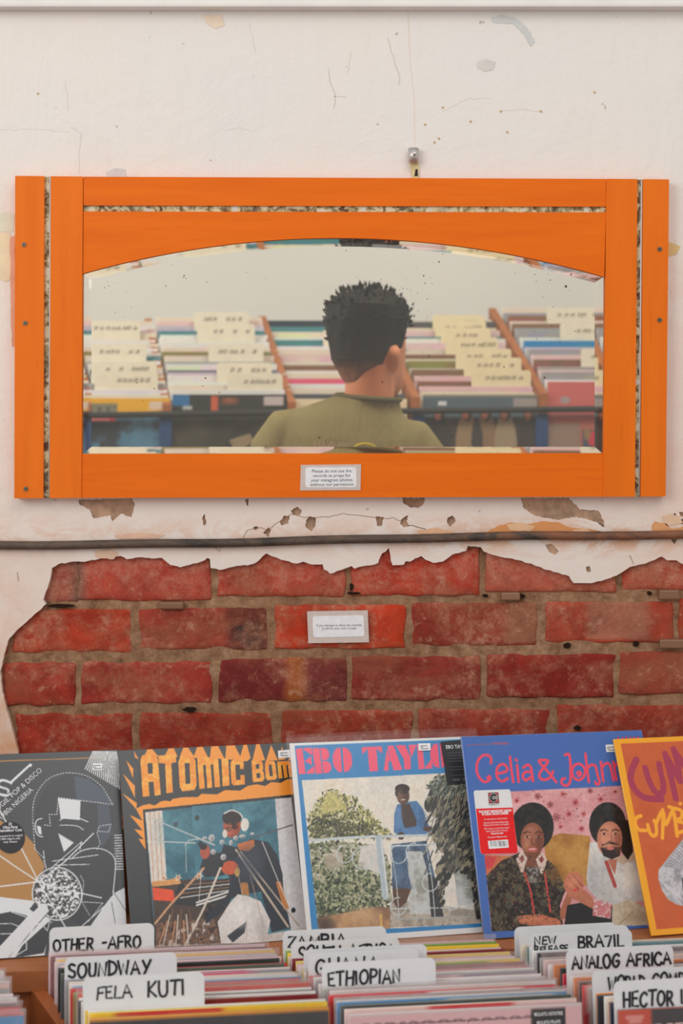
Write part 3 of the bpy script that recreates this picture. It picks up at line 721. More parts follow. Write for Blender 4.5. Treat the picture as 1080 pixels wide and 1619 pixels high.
# paper signs
def sign(quad, inner, text, size, loc_px, d, label, name='paper_sign'):
    s_ = empty(name, (0, 0, 0)); tag(s_, label, 'sign')
    prism([[ (P(x, y, d).x, P(x, y, d).z) for x, y in quad]], d, d+.0012, 'backing_card', flat((206, 190, 182), .7, .2, name='grey_card'), s_)
    lp = []
    for i, (x, y) in enumerate(inner):                       # rounded white label
        q0 = Vector(inner[i-1]); q1 = Vector((x, y)); q2 = Vector(inner[(i+1) % 4])
        a_ = q1+(q0-q1).normalized()*4; b_ = q1+(q2-q1).normalized()*4
        lp += [a_, (a_*.35+q1*.3+b_*.35)*.5+((a_+b_)/2*.2+q1*.8)*.5, b_]
    prism([[(P(v[0], v[1], d).x, P(v[0], v[1], d).z) for v in lp]], d-.0006, d-.0001, 'white_label', M_WHITE, s_)
    c_ = P(*loc_px, d)
    font_mesh(text, size, 'printed_text', flat((70, 70, 76), .6, .2, name='print_black'), s_, (c_.x, d-.0008, c_.z), 0.0, line=.98, rot=.012)
    return s_
sign([(475.5, 735), (571, 734), (570, 775), (474.5, 775.5)], [(483, 739), (563.5, 738.5), (563.5, 770.5), (483, 770.5)], 'Please do not use the\nrecords as props for\nyour instagram photos\nwithout our permission', .0079, (524.5, 747), MF+.0006, 'small white printed notice on the bottom rail of the orange mirror')
sign([(485.5, 966.5), (581.5, 965), (583.5, 1015.5), (487.5, 1017)], [(494, 974.5), (575, 972.5), (576.5, 1006), (495.5, 1008)], 'If you damage or drop the records,\nit will be your cost to bear', .0056, (536.5, 990), WALL-.0060, 'small white printed notice stuck on the bare red brick')

# ------------------------------------------------------------------ table with the record bins
YAW = math.radians(8); UX = Vector((math.cos(YAW), math.sin(YAW), 0)); UY = Vector((-math.sin(YAW), math.cos(YAW), 0))
BD = Vector((-.37, 1, 0))                # the way the bins run back
RT = .7208                                # height of the record tops
LEDGE = .688
table = empty('record_table', (0, 2.4, 0)); tag(table, 'brown timber table with record bins and a back ledge under the brick wall', 'table')
def tpart(name, bm, mat):
    o = from_bm(name, bm, mat); o.parent = table; o.matrix_parent_inverse = Matrix.Translation((0, -2.4, 0)); return o
LF = Vector((0.035, 2.508, 0))            # a point on the ledge's front edge
e0, e1 = LF-UX*.98, LF+UX*.98
m_ = bmesh.new(); dv = UY*.30
for q in (e0, e1): pass
bm_hex(m_, [v+Vector((0, 0, LEDGE-.03)) for v in (e0, e1, e1+dv, e0+dv)], [v+Vector((0, 0, LEDGE)) for v in (e0, e1, e1+dv, e0+dv)])
tpart('ledge', m_, M_SHELF)
m_ = bmesh.new(); f0, f1 = e0+UY*.012, e1+UY*.012
bm_hex(m_, [v+Vector((0, 0, .36)) for v in (f0, f1, f1+UY*.018, f0+UY*.018)], [v+Vector((0, 0, LEDGE-.03)) for v in (f0, f1, f1+UY*.018, f0+UY*.018)])
tpart('bin_back', m_, M_SHELF)
m_ = bmesh.new(); g0, g1 = e0-UY*.46, e1-UY*.46
bm_hex(m_, [v+Vector((0, 0, .375)) for v in (g0, g1, f1, f0)], [v+Vector((0, 0, .399)) for v in (g0, g1, f1, f0)])
tpart('bin_floor', m_, M_SHELF)
m_ = bmesh.new()
bm_hex(m_, [v+Vector((0, 0, .36)) for v in (g0-UY*.02, g1-UY*.02, g1, g0)], [v+Vector((0, 0, .56)) for v in (g0-UY*.02, g1-UY*.02, g1, g0)])
tpart('front_board', m_, M_SHELF)
for q in (g0+UX*.03, g1-UX*.09, e0+UX*.03+UY*.22, e1-UX*.09+UY*.22):
    m_ = bmesh.new(); z1 = .375 if (q-e0).dot(UY) < 0 else LEDGE-.03
    bm_hex(m_, [q, q+UX*.06, q+UX*.06+UY*.06, q+UY*.06], [v+Vector((0, 0, z1)) for v in (q, q+UX*.06, q+UX*.06+UY*.06, q+UY*.06)])
    tpart('leg', m_, M_SHELF)
def divider(back_px, ln, zt, wd=.021):
    """a timber board between two bins; back_px is where its far top corner shows"""
    d = (CAMZ-zt)*F/(back_px[1]-YH); b = P(back_px[0], back_px[1], d)
    f = b-Vector((BD.x*1.25, BD.y, 0))*ln
    m2 = bmesh.new()
    bot = [Vector((v.x, v.y, .40)) for v in (f, f+UX*wd, b+UX*wd, b)]
    tp = [Vector((v.x, v.y, z)) for v, z in ((f, zt-.012), (f+UX*wd, zt-.012), (b+UX*wd, zt), (b, zt))]
    bm_hex(m2, bot, tp); return tpart('bin_divider', m2, M_DIV)
divider((40, 1551), .30, .662)
divider((434, 1530), .30, .662); divider((797, 1512), .30, .662)
# a low batten behind the leaning sleeves
m_ = bmesh.new(); h0, h1 = e0+UY*.262, e1+UY*.262
bm_hex(m_, [v+Vector((0, 0, LEDGE)) for v in (h0, h1, h1+UY*.02, h0+UY*.02)], [v+Vector((0, 0, LEDGE+.14)) for v in (h0, h1, h1+UY*.02, h0+UY*.02)])
tpart('batten', m_, M_SHELF)

ORD = 'front first second third fourth fifth sixth seventh eighth ninth tenth eleventh twelfth thirteenth fourteenth fifteenth sixteenth seventeenth eighteenth nineteenth twentieth'.split()
ORD += ['twenty-'+q for q in ORD[1:10]]+['thirtieth']+['thirty-'+q for q in ORD[1:10]]
PAL = {'white': (226, 222, 218), 'cream': (224, 210, 190), 'pale pink': (222, 190, 190), 'pink': (226, 96, 130), 'red': (206, 62, 62), 'dark red': (128, 44, 50), 'yellow': (232, 190, 60), 'orange': (228, 130, 60),
       'blue': (38, 130, 186), 'dark blue': (48, 72, 140), 'navy': (48, 56, 76), 'black': (52, 52, 54), 'grey': (160, 156, 158), 'dark grey': (86, 86, 88), 'brown': (136, 98, 74), 'olive': (140, 128, 76), 'green': (122, 166, 70), 'teal': (70, 132, 140), 'lilac': (196, 184, 200)}
def strip_record(name, colname, rnd, alt=None, size=.315, th=.0042, edge=None, spread=60):
    """a sleeve of which the bin shows only the top: a banded front and coloured edges"""
    c = PAL[colname]; a = Art(24, c)
    jig = lambda k, s_=18: tuple(max(30, min(245, q+rnd.uniform(-s_, s_))) for q in k)
    a.rect(0, 0, 1, .02, jig(c, 8))
    if alt:
        x = rnd.uniform(0, .5); a.rect(x, 0, x+rnd.uniform(.25, .5), .10, PAL[alt])
    for _ in range(5):
        x = rnd.uniform(0, .9); a.rect(x, rnd.uniform(.03, .05), x+rnd.uniform(.05, .3), rnd.uniform(.07, .2), jig(c, spread))
    ed = edge or jig(tuple(q*.8+225*.2 for q in c), 10)
    return link(name, sleeve_mesh(name, a, size, th, ed, M_PRINT))
def film(parent, size=.315, th=.0046, over=.008, side=.004, mat=None):
    bm2 = bmesh.new()
    for y_, o_ in ((-.0012, over), (th+.0012, over*.8)):
        f = [bm2.verts.new(p) for p in ((-side, y_, 0.0), (size+side, y_, 0.0), (size+side, y_+.0004, size+o_), (size*.5, y_-.0005, size+o_*1.08), (-side, y_, size+o_))]
        bm2.faces.new(f)
    return from_bm('plastic_sleeve', bm2, mat or M_FILM, parent)
def pose(o, p, yaw, lean, roll=0.0):
    o.matrix_world = Matrix.Translation(p) @ Matrix.Rotation(yaw, 4, 'Z') @ Matrix.Rotation(-lean, 4, 'X') @ Matrix.Rotation(-roll, 4, 'Y')

class Bin:
    """front_px: left top corner of the foremost sleeve as it shows; t runs back along the bin in metres of depth"""
    def __init__(s, front_px, top, direction, rise=0.0, depth=None):
        s.d0 = depth if depth else (CAMZ-top)*F/(front_px[1]-YH)
        s.p0 = P(front_px[0], front_px[1], s.d0); s.dir = direction; s.rise = rise
    def at(s, t): return s.p0+s.dir*t
    def t_for_x(s, px):                                       # where a left edge shows at this column
        k = (px-540)/F; return (k*s.d0-s.p0.x)/(s.dir.x-k)
LEAN = math.radians(5)
def drop(p, h=.315, lean=LEAN, yaw=YAW): # foot of a sleeve whose top left corner is p
    return p-Vector((-math.sin(yaw)*math.sin(lean), math.cos(yaw)*math.sin(lean), math.cos(lean)))*h
rr = random.Random(21)
def fill_bin(bn, t0, t1, colours, where, group, filmy=.5):
    n = len(colours)
    for k, cn in enumerate(colours):
        alt = None
        if '/' in cn: cn, alt = cn.split('/')
        t = t0+(t1-t0)*k/(n-1)+rr.uniform(-.0008, .0008)
        for ct in getattr(bn, 'cts', []):
            if abs(t-.001-ct) < .006: t = ct+.001+math.copysign(.006, t-.001-ct)
        sz = .315
        o = strip_record('record_sleeve', cn, rr, alt)
        p = bn.at(t); p = Vector((p.x, p.y, 0))
        foot = drop(Vector((p.x, p.y, RT))); foot = Vector((foot.x, foot.y, .399+.0005)) + UX*rr.uniform(-.004, .004)
        pose(o, foot+Vector((0, 0, rr.uniform(0, .004))), YAW, LEAN+rr.uniform(-.006, .006))
        fl_ = rr.random() < filmy
        if fl_: film(o, over=rr.uniform(.004, .012))
        tag(o, f"{cn} record sleeve, {ORD[k+1]} {where}", 'record', group)
def card(bn, px, ytop, wpx, lines, label, lw=.0030, hgt=.0165, xoff=.012, zoff=.010, sc=1.0, gap=.22, back=False, mat=None, seed=0, wmax=None, rot=.0):
    t = bn.t_for_x(px); p = bn.at(t); d = p.y
    z = CAMZ-(ytop-YH)/F*d; tw = wpx/F*d/math.cos(YAW)
    r = .009; cw, ch = tw, z-.40
    arc = lambda cx, cz, a0: [(cx+r*math.cos(a0+q), cz+r*math.sin(a0+q)) for q in [math.pi/2*k/5 for k in range(6)]]
    out = [(0, 0), (.312, 0), (.312, ch-.055), (cw, ch-.055)]+arc(cw-r, ch-r, 0)+arc(r, ch-r, math.pi/2)
    o = prism([out], 0, .0012, 'divider_card', mat or M_CARD)
    bn.__dict__.setdefault('cts', []).append(t)
    lean = LEAN; pose(o, drop(Vector((p.x, p.y, z)), ch, lean), YAW, lean, rot)
    rnd = random.Random(seed+len(label))
    for i, (txt, x, zz, h, wid, lwid) in enumerate(lines):
        st, tot = hand_strokes(txt, rnd, gap); sx = wid/tot
        ribbons([[(x+a*sx, ch-zz+b*h) for a, b in s_] for s_ in st], lwid, 'handwriting', M_INK, o, -.0006)
    tag(o, label, 'divider card', 'divider cards in the record table'); return o

BL = Bin((142, 1604), RT, BD); BM_ = Bin((552, 1596), RT, BD); BR = Bin((979, 1590), RT, BD); B0 = Bin((-356, 1621), RT, BD)
cards = [
 (BL, 80, 1467, 163, [('OTHER -AFRO', .006, .0335, .0165, .126, .0032)], 'white divider card lettered OTHER-AFRO at the back of the left bin'),
 (BL, 104, 1514, 175, [('SOUNDWAY', .006, .0275, .0185, .112, .0034)], 'white divider card in the middle of the left bin, lettered in one word'),
 (BL, 133, 1546, 190, [('FELA', .0185, .0285, .0155, .046, .0026), ('KUTI', .0855, .0285, .0185, .048, .0032)], 'white divider card at the front of the left bin, lettered in two short words'),
 (BM_, 449, 1472, 164, [('ZAMBIA', .007, .0245, .0165, .086, .0036)], 'white divider card lettered ZAMBIA at the back of the middle bin'),
 (BM_, 462, 1490, 172, [('SOUTH AFRICA', .010, .0275, .0195, .142, .0032)], 'white divider card lettered SOUTH AFRICA in the middle bin'),
 (BM_, 482, 1502, 196, [], 'blank white divider card just behind the GHANA card'),
 (BM_, 489, 1508, 176, [('GHANA', .011, .0305, .0225, .088, .0034)], 'white divider card lettered GHANA in the middle bin'),
 (BM_, 511, 1523, 181, [('ETHIOPIAN', .0085, .0305, .0175, .100, .0032)], 'white divider card lettered ETHIOPIAN at the front of the middle bin'),
 (BR, 815, 1466, 165, [], 'rearmost of the stacked blank cards at the back of the right bin'),
 (BR, 822, 1471, 178, [], 'second blank card from the back of the right bin'),
 (BR, 838, 1477, 167, [('NEW', .008, .0150, .0105, .032, .0024), ('RELEASE', .008, .0275, .0095, .050, .0024), ('BRA7IL', .074, .0235, .0165, .069, .0032)], 'white divider card lettered NEW RELEASE and BRAZIL in the right bin'),
 (BR, 897, 1502, 174, [('ANALOG', .0085, .0265, .0165, .068, .0036), ('AFRICA', .0875, .0265, .0165, .064, .0036)], 'white divider card in the right bin, lettered in two words ending AFRICA'),
 (BR, 938, 1536, 178, [('WORLD COMPS', .022, .0255, .0175, .118, .0032)], 'white divider card mostly hidden behind the frontmost card of the right bin'),
 (BR, 972, 1552, 190, [('HECTOR LAVOE', .0125, .0335, .0185, .136, .0034)], 'white divider card at the front of the right bin, lettered in slanting capitals')]
for i, (bn, px, yt, wp, ln, lb) in enumerate(cards): card(bn, px, yt, wp, ln, lb, seed=i, rot=math.radians(.3))
fill_bin(BL, .014, .262, ['yellow/red', 'white', 'yellow/olive', 'dark red', 'white', 'dark grey/dark blue', 'white', 'red/yellow', 'olive', 'red', 'blue/white', 'white', 'cream', 'grey/pink', 'white/pink', 'dark grey', 'red', 'black', 'pale pink', 'lilac', 'pale pink', 'yellow', 'pale pink', 'dark red/cream', 'pale pink'],
         'behind the black one at the front of the left bin', 'records in the left bin', .3)
fill_bin(BM_, .012, .262, ['pale pink/red', 'dark grey', 'blue/white', 'white', 'brown', 'red/white', 'white', 'grey', 'lilac', 'white', 'grey/pale pink', 'white', 'red', 'dark red', 'cream', 'yellow/green', 'white', 'pale pink', 'yellow', 'dark red', 'cream', 'yellow', 'green', 'pale pink'],
         'behind the pink one at the front of the middle bin', 'records in the middle bin', .3)
fill_bin(BR, .014, .262, ['navy', 'orange/brown', 'white', 'black', 'orange/red', 'grey', 'red/white', 'black', 'orange', 'white', 'red/orange', 'black/white', 'orange/pink', 'white', 'pale pink', 'grey', 'black', 'white', 'teal', 'cream'],
         'behind the brick-red one at the front of the right bin', 'records in the right bin', .3)
fill_bin(B0, .0, .19, ['blue', 'red', 'red', 'dark grey', 'white', 'white', 'grey', 'pale pink', 'white', 'lilac', 'white', 'pale pink'], 'from the front of the far left bin', 'records in the far left bin', .5)

# the foremost sleeve of each bin shows its front
def front_sleeve(bn, art, edge, label, t=0.0):
    o = link('record_sleeve', sleeve_mesh('record_sleeve', art, .315, .0042, edge, M_PRINT_GLOSS)); p = bn.at(t)
    foot = drop(Vector((p.x, p.y, RT))); pose(o, Vector((foot.x, foot.y, .3995)), YAW, LEAN); tag(o, label, 'record'); return o
a = Art(60, (62, 62, 64)); a.rect(0, 0, 1, .012, (226, 150, 50)); a.rect(.05, .06, .3, .2, (84, 84, 86)); a.rect(.4, .1, .9, .4, (74, 72, 72))
o = front_sleeve(BL, a, (206, 150, 60), 'black record sleeve with an orange top edge at the front of the left bin', .002); film(o, over=.003, mat=M_FILM_THIN)
a = Art(150, (218, 176, 178)); rnd = random.Random(3)
a.rect(0, 0, 1, .006, (206, 200, 198))
x = .05
while x < .8:
    wd_ = rnd.uniform(.03, .06); a.line([(x, .047+rnd.uniform(-.002, .002)), (x+wd_*.4, .043), (x+wd_, .047)], .008, (96, 70, 74)); x += wd_+.012
x = .03
for k in range(11):
    a.ell(x+.02, .115, rnd.uniform(.012, .028), .028, (70, 54, 56)); a.ell(x+.02, .112, .01, .012, (214, 172, 174)); a.rect(x+.01, .12, x+.03, .16, (86, 62, 64)); x += .068
a.rect(.78, .012, .93, .30, (46, 48, 48))
o = front_sleeve(BM_, a, (214, 190, 190), 'pale pink record sleeve with a black sticker at the front of the middle bin'); film(o, over=.004, mat=M_FILM_THIN)
font_mesh('MULATU ASTATKE', .0065, 'sticker_text', M_WHITE, o, (.269, -.0018, .302), .0001, xs=.72)
font_mesh('MULATU PLAYS\nMULATU', .0065, 'sticker_text', M_WHITE, o, (.269, -.0018, .291), .0001, xs=.72)
a = Art(120, (78, 74, 76)); a.rect(0, 0, .14, 1, (196, 88, 74)); a.rect(.03, .025, .11, .032, (232, 200, 196)); a.rect(.04, .042, .10, .048, (232, 200, 196))
o = front_sleeve(BR, a, (150, 90, 80), 'brick-red and charcoal record sleeve at the front of the right bin', .001)
font_mesh('HECTOR LAVOE', .0225, 'sleeve_lettering', flat((228, 196, 190), .5, .3, name='pale_lettering'), o, (.030, -.0007, .281), -.0003, 'LEFT', xs=1.05)

# ------------------------------------------------------------------ five sleeves leaning on the ledge
def leaning(art, X, d, z, yaw, lean, roll, edge, label, th=.0045):
    e_ = empty('record_sleeve'); pose(e_, Vector((X, d, z)), math.radians(yaw), math.radians(lean), math.radians(roll)); tag(e_, label, 'record')
    link('sleeve', sleeve_mesh('sleeve', art, .315, th, edge, M_PRINT_GLOSS), None, e_); return e_
def sheet(parent, art, pts, name, mat, y=-.0006, th=.0003):
    """a sticker given by its corners in the sketch, lifted off the sleeve"""
    q = art.uv(pts)/art.r*.315; return prism([[(u, .315-v) for u, v in q]], y, y+th, name, mat, parent)
def spot(art, x, y): q = art.uv([(x, y)])[0]/art.r*.315; return q[0], .315-q[1]
def price(parent, art, pts):
    o_ = sheet(parent, art, pts, 'price_sticker', M_WHITE); x_, z_ = spot(art, sum(p[0] for p in pts)/4, sum(p[1] for p in pts)/4); m3 = bmesh.new()
    for dz, w0, w1 in ((.0018, -.007, .005), (-.0008, -.007, -.003), (-.003, -.006, .006)): bm_box(m3, (x_+w0, -.0009, z_+dz-.0005), (x_+w1, -.00065, z_+dz+.0005))
    from_bm('sticker_print', m3, M_INKGREY, o_); return o_
NN = 330

# 1: charcoal sleeve with the line-drawn singer
Q = [(-391, 162), (616, 146), (632, 1143), (-432, 1190)]
A = Art(NN, (66, 69, 72), Q); gold = (172, 124, 68); wh = (214, 216, 218); dk = (58, 61, 66)
A.poly([(-440, 420), (0, 470), (60, 520), (130, 548), (230, 660), (235, 720), (180, 800), (175, 890), (0, 866), (-440, 800)], gold)
A.poly([(-440, 800), (0, 866), (175, 890), (260, 1000), (235, 1080), (215, 1175), (-440, 1200)], wh)
A.poly([(575, 860), (650, 822), (680, 1160), (480, 1160), (430, 1050), (540, 900)], wh)
A.line([(-440, 196), (584, 181)], 6, gold)
for k in range(20):
    t = k*11; A.line([(500+t*.55-10, 150+t*.02), (448+t*.9, 238+t*.55)], 5, wh)
A.poly([(192, 430), (250, 320), (340, 262), (430, 262), (520, 310), (580, 400), (590, 470), (560, 640), (600, 780), (600, 840), (520, 900), (450, 1010), (410, 1020), (300, 960), (225, 700), (185, 630)], dk)
A.poly([(392, 270), (470, 290), (560, 370), (590, 420), (400, 395)], (74, 84, 98)); A.poly([(505, 420), (560, 410), (575, 560), (520, 630), (500, 560)], (70, 80, 92))
A.poly([(308, 380), (420, 395), (414, 492), (318, 482)], wh); A.poly([(304, 556), (380, 604), (330, 650)], wh)
A.line([(186, 630), (180, 440), (205, 350), (260, 285), (330, 258), (400, 258), (470, 280), (530, 330), (565, 390), (580, 418)], 4, wh, True, 16)
A.line([(580, 418), (310, 378), (300, 462), (262, 460), (266, 518), (236, 512)], 4, wh, False, 14); A.line([(186, 632), (230, 680)], 4, wh, False, 14)
A.line([(496, 640), (512, 610), (498, 560), (510, 525), (568, 516), (555, 555), (500, 550)], 4, wh, False, 14)
A.line([(225, 480), (200, 488), (190, 520), (200, 560), (226, 572)], 5, wh, True); A.poly([(198, 515), (218, 520), (222, 560), (206, 555)], wh)
A.line([(314, 490), (350, 476), (400, 480), (450, 500)], 5, wh, True); A.line([(314, 516), (350, 516), (400, 522), (428, 540)], 4, wh, True)
A.line([(228, 640), (232, 700), (240, 730)], 4, wh); A.line([(272, 694), (500, 668)], 4, wh); A.line([(286, 714), (456, 714)], 4, wh); A.line([(262, 730), (420, 600)], 4, wh)
A.line([(365, 685), (420, 645), (500, 635), (560, 660), (585, 710), (570, 850), (560, 890), (410, 1020)], 5, wh, True)
A.line([(410, 640), (416, 608), (430, 608)], 4, wh); A.line([(410, 770), (425, 800), (412, 900), (450, 970)], 4, wh, False, 12); A.line([(412, 900), (516, 908), (440, 1000)], 3, wh)
sp = A.field(110, 5)
A.ell(290, 857, 126, 134, wh); A.ell(290, 857, 120, 128, (66, 66, 68))
im = np.where(sp[..., None] > np.median(sp), np.array([222., 222., 224.]), np.array([58., 58., 60.]))
A.ell(290, 857, 116, 124, lambda lo, hi: im[lo[1]:hi[1], lo[0]:hi[0]])
for pts in ([(-440, 770), (0, 815), (200, 795)], [(200, 795), (110, 610), (0, 410)], [(200, 795), (330, 1030)], [(200, 795), (300, 830), (510, 882)], [(200, 795), (330, 700), (480, 560)], [(200, 795), (90, 720), (-60, 610)]):
    A.line(pts, 6 if pts[0][0] > 0 else 7, wh)
A.poly([(-60, 960), (60, 940), (130, 960), (170, 985), (100, 1090), (-60, 1120)], dk); A.line([(-60, 1000), (60, 1000), (150, 1040)], 4, wh); A.line([(-60, 1050), (60, 1050), (110, 1085)], 4, wh); A.line([(60, 942), (190, 992)], 4, wh)
A.poly([(200, 905), (235, 905), (246, 940), (60, 1165), (0, 1175), (0, 1110)], wh); A.line([(246, 945), (40, 1170)], 4, dk); A.poly([(150, 930), (175, 900), (195, 920), (170, 945)], dk)
A.poly([(110, 1110), (250, 990), (262, 1010), (215, 1150), (70, 1172)], dk); A.line([(205, 1000), (236, 1040), (250, 990)], 4, wh); A.line([(40, 1175), (175, 1010), (205, 1000)], 5, wh); A.line([(75, 1160), (130, 1130), (130, 1080), (180, 1010)], 4, wh)
A.line([(560, 905), (575, 1010)], 3, dk); A.line([(575, 860), (660, 1000)], 3, dk)
for k in range(14): A.line([(585+k*.4-k*.6*(k % 2), 572+k*13), (620+k*1.4, 572+k*13)], 5, wh)
A.line([(78, 296), (175, 212)], 16, wh); A.line([(84, 300), (172, 222)], 5, (70, 70, 72))
A.line([(75, 300), (30, 285), (10, 310), (60, 330), (55, 360), (10, 350), (-40, 330)], 15, wh, True); A.line([(70, 305), (35, 293), (20, 308), (66, 328), (60, 352), (15, 345)], 5, (74, 74, 76), True)
A.line([(5, 410), (45, 490)], 4, wh)
rec1 = leaning(A, -.6321, 2.4593, .692, 14, 29.5, -.6, (70, 70, 72), 'charcoal record sleeve with a white line-drawn singer, leftmost on the ledge')
ang = math.atan2(195, 205)*.95
x_, z_ = spot(A, 92, 372); font_mesh('BOOGIE, POP & DISCO', .0115, 'sleeve_lettering', M_WHITE, rec1, (spot(A, -30, 470)[0], -.0005, spot(A, -30, 470)[1]), -.0001, 'LEFT', rot=ang, xs=.92)
font_mesh('IN 1980s NIGERIA', .0115, 'sleeve_lettering', M_WHITE, rec1, (spot(A, -15, 515)[0], -.0005, spot(A, -15, 515)[1]), -.0001, 'LEFT', rot=ang, xs=.92)
circ = [(65+73*math.cos(t), 572+80*math.sin(t)) for t in [2*math.pi*k/28 for k in range(28)]]
st_ = sheet(rec1, A, circ, 'round_sticker', flat((50, 50, 54), .4, .3, name='black_sticker'))
x_, z_ = spot(A, 65, 530); font_mesh('20\nUltra-Rare\nDancefloor Cuts', .0062, 'sticker_text', M_WHITE, st_, (x_, -.0009, z_+.006), .0001, xs=.85, line=.8)
font_mesh('Compiled from original\n1980s Nigeria-only\nvinyl releases', .0047, 'sticker_text', M_WHITE, st_, (x_, -.0009, z_-.012), 0, xs=.85)
price(rec1, A, [(486, 210), (536, 212), (532, 246), (484, 244)])

# 2: black and orange sleeve with a studio photograph
Q = [(8, 105), (989, 72), (1140, 1090), (112, 1148)]
A = Art(NN, (58, 62, 65), Q); og = (240, 150, 52)
for p in ([(85, 105), (112, 152), (92, 140)], [(155, 97), (178, 97), (215, 140), (140, 135)], [(265, 95), (290, 94), (312, 142), (242, 138)], [(340, 92), (362, 91), (402, 146), (322, 142)], [(412, 88), (438, 87), (472, 152), (392, 148)],
          [(484, 86), (518, 85), (556, 156), (478, 152)], [(562, 83), (604, 82), (645, 160), (558, 158)], [(652, 80), (668, 80), (690, 152), (650, 190), (630, 165)], [(718, 78), (734, 78), (766, 166), (698, 170)], [(795, 85), (832, 166), (770, 170)], [(852, 94), (872, 162), (834, 166)], [(905, 120), (918, 165), (888, 168)],
          [(48, 155), (86, 200), (86, 250)], [(34, 225), (96, 288), (98, 350)], [(32, 325), (105, 375), (150, 388), (290, 360), (440, 335), (600, 310), (760, 285), (950, 250), (985, 330), (990, 560), (955, 572), (968, 520), (945, 500), (960, 455), (935, 430), (955, 390), (925, 350), (150, 412), (160, 618), (122, 562), (150, 566), (98, 512), (142, 520), (74, 438), (140, 470), (105, 408)]): A.poly(p, og)
sh = (54, 56, 58)
A.poly([(112, 150), (220, 140), (310, 148), (420, 150), (580, 160), (665, 170), (760, 170), (960, 175), (960, 250), (930, 262), (880, 268), (850, 285), (800, 280), (770, 300), (700, 285), (640, 322), (560, 318), (520, 340), (440, 335), (420, 352), (300, 350), (280, 372), (240, 365), (200, 392), (160, 380), (108, 405)], sh)
BLK = {'A': [[(.0, .12), (.12, 0), (.88, 0), (1, .12), (1, 1), (.66, 1), (.66, .66), (.38, .66), (.38, 1), (0, 1)]], 'T': [[(0, 0), (1, 0), (1, .2), (.72, .22), (.72, 1), (.36, 1), (.36, .22), (0, .2)]],
       'O': [[(.0, .14), (.14, 0), (.86, 0), (1, .14), (1, .86), (.86, 1), (.14, 1), (0, .86)]], 'M': [[(0, 0), (.9, 0), (1, .1), (1, 1), (.74, 1), (.74, .24), (.62, .24), (.62, 1), (.38, 1), (.38, .24), (.26, .24), (.26, 1), (0, 1)]],
       'I': [[(0, 0), (1, 0), (1, 1), (0, 1)]], 'C': [[(0, .12), (.15, 0), (1, 0), (1, .38), (.7, .38), (.7, .2), (.36, .2), (.36, .8), (.7, .8), (.7, .62), (1, .62), (1, 1), (.15, 1), (0, .88)]],
       'B': [[(0, 0), (.82, 0), (1, .12), (1, .42), (.9, .5), (1, .58), (1, .88), (.85, 1), (0, 1)]]}
CUT = {'A': [[(.38, .2), (.66, .2), (.66, .46), (.38, .46)]], 'O': [[(.36, .2), (.64, .2), (.64, .8), (.36, .8)]], 'B': [[(.36, .18), (.66, .18), (.66, .4), (.36, .4)], [(.36, .6), (.66, .6), (.66, .82), (.36, .82)]]}
orc = A.mottle([(236, 140, 40), (240, 152, 50), (244, 178, 72)], 40, 8)
for ch, x0, x1, xb0, xb1, y0, y1 in (('A', 118, 208, 138, 230, 130, 346), ('T', 212, 302, 226, 318, 132, 332), ('O', 314, 402, 328, 416, 140, 322), ('M', 412, 520, 428, 536, 146, 310), ('I', 538, 574, 548, 584, 154, 298), ('C', 584, 652, 594, 664, 160, 296),
                                 ('B', 694, 752, 704, 766, 165, 280), ('O', 762, 818, 772, 832, 170, 272), ('M', 828, 898, 838, 915, 172, 262), ('B', 904, 950, 914, 962, 172, 254)):
    q = [(x0, y0), (x1, y0-(x1-x0)*.02), (xb1, y1-(xb1-xb0)*.09), (xb0, y1)]
    A.blocks(q, BLK[ch], orc); A.blocks(q, CUT.get(ch, []), sh)
PQ = [(153, 426), (906, 362), (1012, 1105), (226, 1120)]
A.poly([(140, 412), (922, 346), (1030, 1125), (212, 1138)], (48, 50, 52))
A.poly(PQ, A.mottle([(48, 96, 112), (66, 118, 134), (84, 138, 150)], 6, 4))
A.poly([(390, 400), (600, 385), (640, 760), (420, 770)], A.mottle([(56, 106, 124), (70, 124, 140)], 6, 14))
A.poly([(153, 426), (240, 418), (272, 770), (196, 800)], (214, 204, 194))
for x in (176, 200, 222): A.line([(x, 425), (x+30, 780)], 5, (196, 158, 128))
A.poly([(822, 368), (906, 362), (1012, 1105), (930, 1100), (860, 760)], (208, 206, 208))
A.poly([(196, 790), (420, 775), (600, 790), (600, 1120), (226, 1120)], (76, 62, 56))
A.poly([(226, 1000), (520, 980), (560, 1120), (228, 1120)], A.mottle([(60, 48, 44), (150, 110, 84), (70, 56, 50), (205, 190, 176)], 26, 9))
A.poly([(740, 1080), (1000, 1040), (1012, 1105), (740, 1118)], (198, 190, 182))
A.poly([(195, 785), (330, 770), (350, 800), (200, 812)], (210, 150, 90))
A.poly([(200, 815), (306, 830), (320, 890), (206, 880)], (226, 82, 50))
A.poly([(330, 800), (600, 776), (606, 868), (480, 925), (320, 905)], (46, 48, 52))
for k in range(4): A.line([(345+k*8, 872-k*22), (600, 838-k*16)], 8 if k % 2 else 5, ((206, 202, 196) if k % 2 == 0 else (120, 90, 70)))
for k in range(2): A.line([(430, 912-k*14), (604, 862-k*20)], 9, (216, 212, 206))
nv = (46, 52, 62)
A.poly([(560, 600), (640, 620), (700, 575), (790, 592), (840, 660), (870, 760), (880, 900), (920, 1040), (820, 1062), (760, 850), (680, 860), (610, 880), (560, 950), (480, 1010), (470, 960), (590, 860), (600, 780), (540, 690)], nv)
A.poly([(465, 650), (560, 640), (570, 760), (470, 770), (440, 720)], (50, 52, 58))
